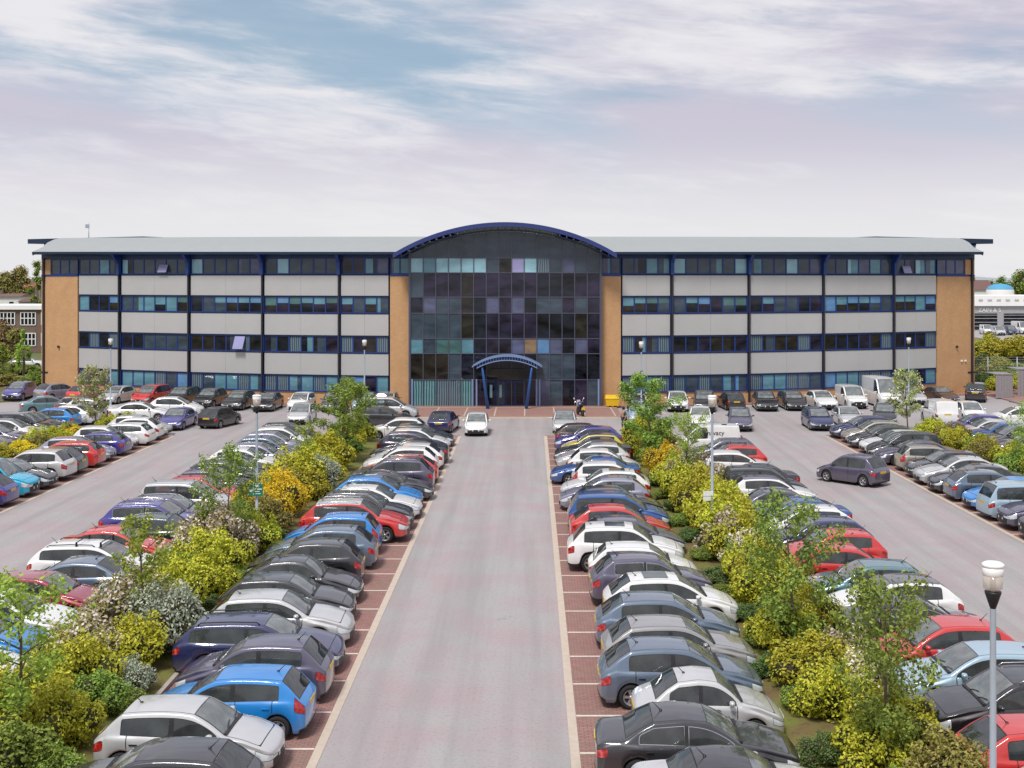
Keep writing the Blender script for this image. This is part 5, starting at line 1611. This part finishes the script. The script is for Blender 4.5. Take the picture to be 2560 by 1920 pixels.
def figure(x, y, rz, label):
    """small walking figure grown on a skeleton"""
    J = {'pel': (0, 0, .95), 'chest': (.02, 0, 1.30), 'neck': (.03, 0, 1.47), 'head': (.05, 0, 1.60), 'top': (.04, 0, 1.70),
         'hl': (0, .10, .90), 'kl': (.18, .10, .50), 'al': (.10, .10, .09), 'tl': (.27, .10, .04),
         'hr': (0, -.10, .90), 'kr': (-.06, -.10, .50), 'ar': (-.32, -.10, .12), 'tr': (-.18, -.10, .03),
         'sl': (.02, .19, 1.40), 'el': (-.10, .24, 1.14), 'wl': (.02, .25, .92),
         'sr': (.02, -.19, 1.40), 'er': (.06, -.24, 1.13), 'wr': (.25, -.23, 1.00)}
    rad = {'pel': .14, 'chest': .15, 'neck': .055, 'head': .095, 'top': .07, 'hl': .09, 'kl': .06, 'al': .04, 'tl': .03, 'hr': .09, 'kr': .06, 'ar': .04, 'tr': .03,
           'sl': .065, 'el': .045, 'wl': .03, 'sr': .065, 'er': .045, 'wr': .03}
    E = [('pel', 'chest'), ('chest', 'neck'), ('neck', 'head'), ('head', 'top'), ('pel', 'hl'), ('hl', 'kl'), ('kl', 'al'), ('al', 'tl'), ('pel', 'hr'), ('hr', 'kr'), ('kr', 'ar'), ('ar', 'tr'),
         ('chest', 'sl'), ('sl', 'el'), ('el', 'wl'), ('chest', 'sr'), ('sr', 'er'), ('er', 'wr')]
    names = list(J)
    def grow(edges, k, nm, mats, parent, pick=None):
        used = [n_ for n_ in names if any(n_ in e for e in edges)]
        me = bpy.data.meshes.new('sk'); me.from_pydata([J[n_] for n_ in used], [(used.index(a), used.index(b)) for a, b in edges], [])
        o = bpy.data.objects.new('sk', me); link(o)
        sk = o.modifiers.new('skin', 'SKIN'); sd = o.modifiers.new('sub', 'SUBSURF'); sd.levels = 2
        for i, n_ in enumerate(used):
            sv = me.skin_vertices[0].data[i]; sv.radius = (rad[n_] * k, rad[n_] * k * (1.25 if n_ in ('chest', 'pel') else 1)); sv.use_root = (i == 0)
        dg = bpy.context.evaluated_depsgraph_get(); ev = bpy.data.meshes.new_from_object(o.evaluated_get(dg)); bpy.data.objects.remove(o)
        for p_ in ev.polygons: p_.use_smooth = True
        return objm(nm, ev, mats, parent)
    r_ = empty('person', (x, y, .02), rz)
    grow(E, 1.0, 'body', [M['skin']], r_)
    grow([('pel', 'chest'), ('chest', 'sl'), ('sl', 'el'), ('chest', 'sr'), ('sr', 'er')], 1.14, 'coat', [M['coat_green']], r_)
    grow([('pel', 'hl'), ('hl', 'kl'), ('kl', 'al'), ('pel', 'hr'), ('hr', 'kr'), ('kr', 'ar')], 1.12, 'trousers', [M['trousers']], r_)
    q = MB(); q.lathe([(.001, -.12), (.09, -.10), (.115, 0), (.10, .08), (.05, .12), (.001, .125)], 12, 0, 'z', (.02, 0, 1.63)); q.build('hair', M['hair'], r_)
    for fx, fy in ((.17, .10), (-.25, -.10)):
        q = MB(); q.tube([(fx - .09, fy, .06), (fx + .04, fy, .05), (fx + .15, fy, .035)], [.045, .045, .03], 8); q.build('shoe', M['black'], r_)
    for s, wx, wy, wz in ((1, .03, .25, .86), (-1, .30, -.23, .97)):
        q = MB()
        q.tube([(wx - .03, wy, wz + .04), (wx, wy, wz - .02)], [.028, .032], 6)
        for k in range(4): q.tube([(wx, wy - .027 + k * .018, wz - .02), (wx + .015, wy - .027 + k * .018, wz - .06), (wx + .03, wy - .027 + k * .018, wz - .085 + .01 * abs(k - 1.5))], .008, 5)
        q.tube([(wx + .02, wy - s * .02, wz), (wx + .05, wy - s * .025, wz - .03)], .009, 5)
        q.build('hand', M['skin'], r_)
    tag(r_, label, 'person')
figure(6.75, 87.6, R(200), 'person in a dark green coat walking between the cars near the entrance')

# ---------------------------------------------------------------- beyond the building
def bg_tree(x, y, h, w, kind, label, seed=0, shape=1.0):
    used_labels[label] = 1
    rng = np.random.default_rng(seed + 100); rr = random.Random(seed)
    cen = []
    for i in range(22):
        a = rr.uniform(0, 6.28); f = rr.random(); r = w * .42 * rr.uniform(.2, 1) * math.sin(PI * min(1, f * .75 + .22)) * (1.0 if shape >= 1 else (1.15 - f) * 1.2)
        cen.append((r * math.cos(a), r * math.sin(a), h * (.22 + .7 * f), w * rr.uniform(.12, .22) * (1 if shape >= 1 else (1.1 - .6 * f)), 1.0))
    v, mi = leaf_cloud(cen, 2600, max(.09, w * .030), rng, shell=.3)
    r_ = empty('tree', (x, y, -.02))
    cm = cloud_mesh('crown', v, mi, lump_core(cen, 1, .6)); cm.materials.append(LEAF[kind]); cm.materials.append(M['leafcore'])
    objm('crown', cm, None, r_)
    q = MB(); q.tube([(0, 0, 0), (.05 * w, 0, h * .3), (0, 0, h * .6)], [h * .03, h * .022, h * .01], 8); q.build('trunk', M['wood'], r_)
    tag(r_, label, 'tree', 'background trees')
def px(x, Y): return (x - 1327) * Y / 3015.0
def pz(y, Y): return EYE - (y - 695) * Y / 3015.0
bg = [
 (58, 815, 132, 2.2, 'fresh', 'conical green tree left of the building before the brick school block', .5),
 (4, 850, 128, 3.0, 'fresh', 'green tree cut by the left photo edge before the school block', .5),
 (8, 795, 150, 4.4, 'russet', 'russet leafed tree before the brick school block', 1),
 (38, 822, 148, 3.6, 'olive', 'olive tree between the russet tree and the conical tree', 1),
 (92, 642, 300, 5.5, 'mid green', 'tall dark tree beside the left roof end on the horizon', 1),
 (50, 667, 420, 12, 'olive', 'rounded tree on the left horizon, right of two', 1),
 (16, 676, 430, 11, 'olive', 'low rounded tree at the left photo edge on the horizon', 1),
 (-20, 680, 430, 12, 'olive', 'tree beyond the left photo edge on the horizon', 1),
 (2505, 690, 460, 9, 'mid green', 'horizon tree behind the blue and white dome', 1),
 (2552, 678, 460, 15, 'mid green', 'big green tree on the right horizon above the depot', 1),
 (2476, 700, 480, 9, 'olive', 'small horizon tree beside the gabled white house', 1),
 (2600, 682, 460, 15, 'dark green', 'tree past the right photo edge on the horizon', 1)]
for i, (x, yt, Y, w, kd, lab, shp) in enumerate(bg):
    bg_tree(px(x, Y), Y, pz(yt, Y), w, kd, lab, i, shp)
bush = [(20, 935, 124, 5.5, 2.7, 'olive', 'clipped olive bush row end behind the left parked crossover'), (62, 945, 124, 4.5, 2.4, 'olive', 'olive bush between the clipped bush and the green one'),
 (86, 925, 122, 3.2, 2.6, 'mid green', 'green bush against the left building corner'), (30, 905, 140, 6, 2.6, 'mid green', 'low green bush below the conical tree'),
 (80, 915, 142, 5, 2.6, 'mid green', 'green bush right of the conical tree by the pale car'),
 (2475, 835, 165, 7, 3.6, 'yellow-green', 'bright green bush below the parked depot vans'), (2510, 840, 160, 7, 3.4, 'yellow-green', 'bright bush right of the first bush below the vans'),
 (2552, 835, 160, 7, 4, 'yellow-green', 'bright bush at the right photo edge below the vans'), (2465, 885, 135, 5, 4.6, 'dark green', 'dark tall bush right beside the building corner'),
 (2495, 890, 132, 5, 4.2, 'olive', 'olive dark bush behind the grey bin enclosure'), (2535, 905, 130, 5, 3.8, 'mid green', 'green bush above the right grey bin enclosure'),
 (2470, 930, 124, 4, 2.8, 'dark green', 'low dark bush by the building corner'), (2500, 935, 118, 3, 2.9, 'yellow-green', 'light green bush directly above the first grey enclosure'),
 (2560, 930, 120, 4, 3.2, 'yellow-green', 'light green bush at the right photo edge above the enclosures')]
for i, (x, yt, Y, w, h, kd, lab) in enumerate(bush):
    me = shrub_mesh(kd, i % 3); o = bpy.data.objects.new('shrub', me); link(o)
    o.location = (px(x, Y), Y, 0); s = w / 2.2; o.scale = (s, s, pz(yt, Y) / 1.5); o.rotation_euler = (0, 0, i)
    used_labels[lab] = 1; tag(o, lab, 'bush', 'background bushes')
# brick school block on the left
m_sch = brick_mat('brown school brick', (.20, .13, .10), (.17, .115, .09), (.2, .16, .13), .6, .2, .02, vertical=True)
sc_ = empty('school_building', (-84, 180, 0)); tag(sc_, 'brown brick two storey school block with white framed windows left of the offices', 'building')
q = MB(); q.box(-22, 18, 0, 12, 0, 6.4); q.build('wall', m_sch, sc_)
q = MB(); q.box(-22.4, 18.4, -.4, 12.4, 6.4, 7.0); q.build('roof', M['lamp_white'], sc_)
for r in range(2):
    for k in range(12):
        x0 = -20 + k * 3.1; z0 = 1.0 + r * 3.1
        f = MB()
        for j in range(5): f.box(x0 + j * .55 - .06, x0 + j * .55 + .06, -.12, .05, z0, z0 + 1.9)
        for z in (z0, z0 + 1.0, z0 + 1.85): f.box(x0 + .07, x0 + 2.13, -.10, .04, z - .06, z + .06)
        w_ = f.build('window', M['lamp_white'], sc_)
        g = MB(); g.quad((x0, -.03, z0), (x0 + 2.2, -.03, z0), (x0 + 2.2, -.03, z0 + 1.9), (x0, -.03, z0 + 1.9)); g.build('pane', M['g_dark'], w_)
# houses far left
def house(x, Y, w, h, rh, wall, roof, label, name='house'):
    r_ = empty(name, (px(x, Y), Y, 0)); tag(r_, label, 'house', 'houses far behind')
    q = MB(); q.box(-w / 2, w / 2, 0, 9, 0, h); q.build('wall', wall, r_)
    q = MB(); q.add([(-w / 2 - .4, -.5, h), (w / 2 + .4, -.5, h), (w / 2 + .4, 9.5, h), (-w / 2 - .4, 9.5, h), (-w / 2, 4.5, h + rh), (w / 2, 4.5, h + rh)], [(0, 1, 5, 4), (2, 3, 4, 5), (1, 2, 5), (3, 0, 4), (0, 3, 2, 1)]); ro = q.build('roof', roof, r_)
    q = MB(); q.box(-w * .3, -w * .3 + .8, 4, 4.8, h + rh * .5, h + rh + .9); q.build('chimney', m_sch, ro)
    n = max(2, int(w / 4))
    for k in range(n):
        xx = -w / 2 + w * (k + .5) / n
        for z in ((1, 3.4) if h > 4.5 else (1.0,)):
            q = MB(); q.box(xx - .6, xx + .6, -.06, .02, z, z + 1.2); q.build('window', M['g_dark'], r_)
m_red = simple('orange tile roof', (.42, .12, .06), .8, var=.2); m_br = simple('brown tile roof', (.16, .09, .08), .8, var=.2); m_ren = simple('grey render', (.45, .42, .40), .8); m_w = simple('white render', (.7, .7, .68), .8)
house(58, 480, 6.5, 6.6, 1.9, m_ren, m_red, 'house with orange tiled roof left of the offices')
house(20, 560, 30, 7.3, 3.3, m_sch, m_br, 'long brown roofed terrace on the left, farther than the orange roof')
house(92, 600, 14, 7.3, 3.2, m_sch, m_br, 'brown roofed house next to the left building corner')
house(-30, 600, 22, 7.4, 3.2, m_sch, m_br, 'brown roofed terrace beyond the left photo edge')
house(8, 330, 9, 6.0, .8, m_w, m_br, 'low white building above the school roof')
house(82, 300, 7, 5.2, 1.0, m_ren, m_br, 'grey rendered low house above the school roof near the office corner')
house(2458, 420, 7, 7.0, 3.4, m_w, m_br, 'white gabled house behind the depot by the right building corner')
# a pale car on the school side, seen over the hedge
lone('ha', 'white', px(70, 148), 148, 10, 'pale car beyond the bushes left of the building corner')
# depot on the right
dp = empty('depot_building', (px(2500, 255), 255, 0)); tag(dp, 'low white and grey depot with wide shutters right of the offices', 'building')
q = MB(); q.box(-8, 34, 0, 20, 0, 5.2); q.build('wall', simple('depot grey sheet', (.36, .36, .37), .6), dp)
q = MB(); q.box(-8.4, 34.4, -.5, 20.5, 5.2, 7.3); q.build('roof', M['lamp_white'], dp)
for k in range(8):
    q = MB(); q.box(-6.6 + k * 1.9, -5.7 + k * 1.9, -.56, -.51, 6.2, 6.6); q.build('roof_light', m_ren, dp)
for k in range(2):
    q = MB(); q.box(-5.6 + k * 6.4, -.6 + k * 6.4, -.06, .02, .2, 3.6); s_ = q.build('shutter_door', M['g_dark'], dp)
    q = MB()
    for z in (.9, 1.7, 2.5, 3.2): q.box(-5.6 + k * 6.4, -.6 + k * 6.4, -.10, -.065, z, z + .1)
    q.build('slat', M['panel'], s_)
cu = bpy.data.curves.new('t', 'FONT'); cu.body = 'ZAIN & S'; cu.size = 1.2; cu.extrude = .02
to = bpy.data.objects.new('t', cu); link(to); dg = bpy.context.evaluated_depsgraph_get()
tm_ = bpy.data.meshes.new_from_object(to.evaluated_get(dg)); bpy.data.objects.remove(to)
lo = objm('lettering', tm_, [M['lamp_white']], dp); lo.location = (-4.6, -.06, 3.95); lo.rotation_euler = (R(90), 0, 0)
q = MB(); q.box(7.6, 33, -.12, -.02, 0, 4.0); q.build('yellow_front', simple('yellow sheet', (.62, .48, .16), .6), dp)
lone('vs', 'white', px(2466, 238), 238, -96, 'white van leftmost of the far vans before the depot', group='vans before the depot')
lone('vs', 'silver', px(2495, 234), 234, -94, 'silver van second from the left before the depot', group='vans before the depot')
lone('vs', 'navy', px(2524, 236), 236, -90, 'dark blue van before the depot', group='vans before the depot')
lone('vl', 'white', px(2552, 240), 240, -90, 'tall white van rightmost before the depot', group='vans before the depot')
sheet('depot_yard', rect(px(2440, 225), px(2440, 225) + 60, 215, 256), -.01, M['asphalt'])
dm = empty('dome_tent', (px(2500, 380), 380, 0)); tag(dm, 'blue and white domed roof on the right horizon', 'dome')
q = MB(); q.lathe([(4.2, 0), (4.2, 7.0), (4.0, 7.6)], 24); q.build('wall', M['lamp_white'], dm)
q = MB(); q.lathe([(4.1, 7.55), (3.4, 8.5), (2.0, 9.1), (0.01, 9.4)], 24); q.build('roof', simple('sky blue sheet', (.08, .33, .55), .6), dm)
# grey timber enclosures at the right
m_enc = simple('weathered grey boards', (.27, .25, .26), .8, var=.25, scale=6)
for i, (x0, x1, Y, h, lab) in enumerate([(42.6, 44.2, 110.5, 2.15, 'grey boarded bin enclosure nearest the building corner'), (45.2, 49.5, 112.0, 2.5, 'larger grey boarded enclosure at the right photo edge')]):
    e_ = empty('bin_enclosure', (x0, Y, .1)); tag(e_, lab, 'enclosure', 'grey bin enclosures')
    q = MB(); n = int((x1 - x0) / .14)
    for k in range(n): q.box(k * .14, k * .14 + .125, -.015 + .012 * (k % 2), .03, 0, h - .02 * (k % 3))
    q.build('front_boards', m_enc, e_)
    q = MB(); n = 16
    for k in range(n): q.box(x1 - x0 - .04, x1 - x0, .04 + k * .14, .165 + k * .14, 0, h - .02 * (k % 3))
    q.build('side_boards', m_enc, e_)
    q = MB(); q.box(-.06, x1 - x0 + .06, -.06, 2.4, h + .0, h + .06); q.build('lid', m_enc, e_)
# see-through mesh fence behind them
fe = empty('mesh_fence', (38, 124, 0)); tag(fe, 'dark green mesh fence on posts behind the grey enclosures', 'fence')
q = MB()
for k in range(9): q = MB(); q.tube([(k * 3, 0, 0), (k * 3, 0, 3.0)], .05, 6); q.build('post', M['pole'], fe)
q = MB()
for z in np.arange(.2, 3.0, .25): q.box(0, 24, -.012, .012, z, z + .02)
q.build('mesh_panel', M['pole'], fe)
# low hills along the horizon
q = MB(); n = 120; vs = []
for k in range(n + 1):
    a = -PI * .95 * k / n + PI * .975
    r_ = 2300; h = 9 + 7 * math.sin(k * .7) + 5 * math.sin(k * 1.9 + 1)
    vs += [(r_ * math.cos(a), r_ * math.sin(a), -5), (r_ * math.cos(a) * 1.02, r_ * math.sin(a) * 1.02, h)]
q.add(vs, [(2 * k, 2 * k + 1, 2 * k + 3, 2 * k + 2) for k in range(n)], 0, True)
tag(q.build('hills', simple('hazy hills', (.30, .34, .36), .9)), kind='structure')

# ---------------------------------------------------------------- sky, sun, camera
w = bpy.data.worlds.new('World'); scn.world = w; w.use_nodes = True
nt = w.node_tree; bgn = nt.nodes['Background']
SUN_EL, SUN_AZ = 58, 205      # azimuth clockwise from +Y: behind the camera, slightly left
sky = N(nt, 'ShaderNodeTexSky'); sky.sky_type = 'NISHITA'; sky.sun_disc = False
sky.sun_elevation = R(SUN_EL); sky.sun_rotation = R(SUN_AZ)
sm = N(nt, 'ShaderNodeMix', data_type='RGBA', blend_type='MULTIPLY'); sm.inputs['Factor'].default_value = 1
sm.inputs['B'].default_value = (.10, .10, .10, 1); nt.links.new(sky.outputs[0], sm.inputs['A'])
tc = N(nt, 'ShaderNodeTexCoord')
sp = N(nt, 'ShaderNodeSeparateXYZ'); nt.links.new(tc.outputs['Generated'], sp.inputs[0])
def mth(op, a, b=None, c=None):
    n_ = N(nt, 'ShaderNodeMath', operation=op)
    for i, v in enumerate((a, b, c)):
        if v is None: continue
        if isinstance(v, (int, float)): n_.inputs[i].default_value = v
        else: nt.links.new(v, n_.inputs[i])
    return n_.outputs[0]
# stretch the cloud pattern sideways and tilt it a little
sx, sy, sz = sp.outputs
el = sz
u_ = mth('MULTIPLY', sx, 2.7)
v_ = mth('ADD', mth('MULTIPLY', sz, 14.0), mth('MULTIPLY', sx, 1.3))
cb = N(nt, 'ShaderNodeCombineXYZ'); nt.links.new(u_, cb.inputs[0]); nt.links.new(v_, cb.inputs[1]); nt.links.new(mth('MULTIPLY', sy, 1.2), cb.inputs[2])
def noise(scale, det, off, rough=.55, dist=0.0):
    mp = N(nt, 'ShaderNodeMapping'); mp.inputs['Location'].default_value = off
    nt.links.new(cb.outputs[0], mp.inputs['Vector'])
    n_ = N(nt, 'ShaderNodeTexNoise', Scale=scale, Detail=det, Roughness=rough, Distortion=dist)
    nt.links.new(mp.outputs[0], n_.inputs['Vector']); return n_.outputs['Fac']
nA = noise(1.7, 6, (3.1, 1.7, .4), .5, .2)
nB = noise(4.6, 8, (7.7, 2.2, 5.0), .62, .3)
nC = noise(.9, 3, (1.2, 8.4, 2.0), .5)
def blob(x, z, rx, rz):
    dx = mth('DIVIDE', mth('SUBTRACT', sx, x), rx); dz = mth('DIVIDE', mth('SUBTRACT', sz, z), rz)
    d = mth('ADD', mth('MULTIPLY', dx, dx), mth('MULTIPLY', dz, dz))
    return mth('POWER', 2.718, mth('MULTIPLY', d, -1.0))
front = mth('GREATER_THAN', sy, 0)
def SX(x): return (x - 1327) / 3015 * .975
def SZ(y): return (695 - y) / 3015 * .975
blue = mth('ADD', mth('ADD', mth('MULTIPLY', blob(SX(620), SZ(60), .085, .028), 1.0), mth('MULTIPLY', blob(SX(960), SZ(150), .12, .032), .9)),
           mth('ADD', mth('MULTIPLY', blob(SX(1560), SZ(225), .07, .016), .45), mth('MULTIPLY', blob(SX(2050), SZ(35), .11, .018), .55)))
blue = mth('ADD', blue, mth('MULTIPLY', blob(SX(420), SZ(190), .07, .014), .5))
blue = mth('ADD', blue, mth('MULTIPLY', blob(SX(2440), SZ(160), .06, .02), .4))
blue = mth('MULTIPLY', blue, front)
# blue mask broken up by noise
bm_ = mth('ADD', mth('MULTIPLY', blue, 1.25), mth('MULTIPLY', mth('SUBTRACT', nA, .5), 2.4))
bm_ = mth('ADD', bm_, mth('MULTIPLY', mth('SUBTRACT', nB, .5), 1.6))
rm = N(nt, 'ShaderNodeMapRange'); rm.interpolation_type = 'SMOOTHSTEP'
rm.inputs['From Min'].default_value = .10; rm.inputs['From Max'].default_value = 1.25; nt.links.new(bm_, rm.inputs['Value'])
hz = N(nt, 'ShaderNodeMapRange'); hz.interpolation_type = 'SMOOTHSTEP'      # clear blue only well above the horizon
hz.inputs['From Min'].default_value = .07; hz.inputs['From Max'].default_value = .16; nt.links.new(el, hz.inputs['Value'])
bluef = mth('MULTIPLY', rm.outputs[0], hz.outputs[0])
# grey shading of the cloud
gs = N(nt, 'ShaderNodeMapRange'); gs.interpolation_type = 'SMOOTHSTEP'
gs.inputs['From Min'].default_value = .36; gs.inputs['From Max'].default_value = .58
grey_in = mth('ADD', mth('ADD', mth('MULTIPLY', nA, .40), mth('MULTIPLY', nB, .38)), mth('MULTIPLY', nC, .22))
dark = mth('ADD', blob(SX(1650), SZ(270), .12, .028), mth('ADD', blob(SX(120), SZ(290), .07, .014), blob(SX(2200), SZ(330), .12, .022)))
bright = mth('ADD', blob(SX(200), SZ(70), .06, .03), mth('ADD', blob(SX(1800), SZ(110), .07, .02), blob(SX(2100), SZ(210), .12, .014)))
dark = mth('MULTIPLY', dark, front); bright = mth('MULTIPLY', bright, front)
nt.links.new(mth('ADD', grey_in, mth('MULTIPLY', mth('SUBTRACT', dark, bright), .13)), gs.inputs['Value'])
hz2 = N(nt, 'ShaderNodeMapRange'); hz2.interpolation_type = 'SMOOTHSTEP'
hz2.inputs['From Min'].default_value = .02; hz2.inputs['From Max'].default_value = .14
hz2.inputs['To Min'].default_value = .30
nt.links.new(el, hz2.inputs['Value'])
gfac = mth('MULTIPLY', gs.outputs[0], hz2.outputs[0])
c1 = N(nt, 'ShaderNodeMix', data_type='RGBA'); c1.inputs['A'].default_value = (.82, .81, .845, 1); c1.inputs['B'].default_value = (.58, .595, .68, 1)
tn = N(nt, 'ShaderNodeMapRange'); tn.inputs['From Min'].default_value = .40; tn.inputs['From Max'].default_value = .58; nt.links.new(nC, tn.inputs['Value'])
cB = N(nt, 'ShaderNodeMix', data_type='RGBA'); cB.inputs['A'].default_value = (.50, .575, .69, 1); cB.inputs['B'].default_value = (.60, .575, .68, 1)
nt.links.new(tn.outputs[0], cB.inputs['Factor']); nt.links.new(cB.outputs['Result'], c1.inputs['B'])
nt.links.new(gfac, c1.inputs['Factor'])
hzc = N(nt, 'ShaderNodeMapRange'); hzc.interpolation_type = 'SMOOTHSTEP'
hzc.inputs['From Min'].default_value = .03; hzc.inputs['From Max'].default_value = .12; nt.links.new(el, hzc.inputs['Value'])
c0 = N(nt, 'ShaderNodeMix', data_type='RGBA'); c0.inputs['A'].default_value = (.855, .85, .84, 1)
nt.links.new(mth('ADD', mth('MULTIPLY', hzc.outputs[0], .55), .45), c0.inputs['Factor']); nt.links.new(c1.outputs['Result'], c0.inputs['B'])
# blue gaps show the sky texture, whitened by thin haze
bl = N(nt, 'ShaderNodeMix', data_type='RGBA'); bl.inputs['Factor'].default_value = .72
nt.links.new(sm.outputs['Result'], bl.inputs['A']); bl.inputs['B'].default_value = (.33, .48, .62, 1)
fin = N(nt, 'ShaderNodeMix', data_type='RGBA'); nt.links.new(mth('MULTIPLY', bluef, .85), fin.inputs['Factor'])
nt.links.new(c0.outputs['Result'], fin.inputs['A']); nt.links.new(bl.outputs['Result'], fin.inputs['B'])
nt.links.new(fin.outputs['Result'], bgn.inputs['Color'])
bgn.inputs['Strength'].default_value = 1.0

sun = bpy.data.lights.new('sun', 'SUN'); sun.energy = 3.1; sun.angle = R(13); sun.color = (1.0, .955, .90)
so = bpy.data.objects.new('sun', sun); link(so)
az = R(SUN_AZ)
dirv = Vector((math.sin(az) * math.cos(R(SUN_EL)), math.cos(az) * math.cos(R(SUN_EL)), math.sin(R(SUN_EL))))
so.rotation_euler = dirv.to_track_quat('Z', 'Y').to_euler()
so.location = (0, 0, 60)

cam = bpy.data.cameras.new('camera'); co = bpy.data.objects.new('camera', cam); link(co)
co.location = (0, 0, EYE); co.rotation_euler = (R(90), 0, 0)
cam.sensor_width = 36; cam.lens = 3015 / 2560 * 36
cam.shift_x = -47 / 2560; cam.shift_y = -265 / 2560
cam.clip_end = 12000; cam.clip_start = .3
scn.camera = co
scn.view_settings.view_transform = 'Standard'; scn.view_settings.look = 'None'; scn.view_settings.exposure = 0
scn.cycles.use_denoising = True
scn.cycles.max_bounces = 6; scn.cycles.transparent_max_bounces = 12
print('objects', len(bpy.data.objects))
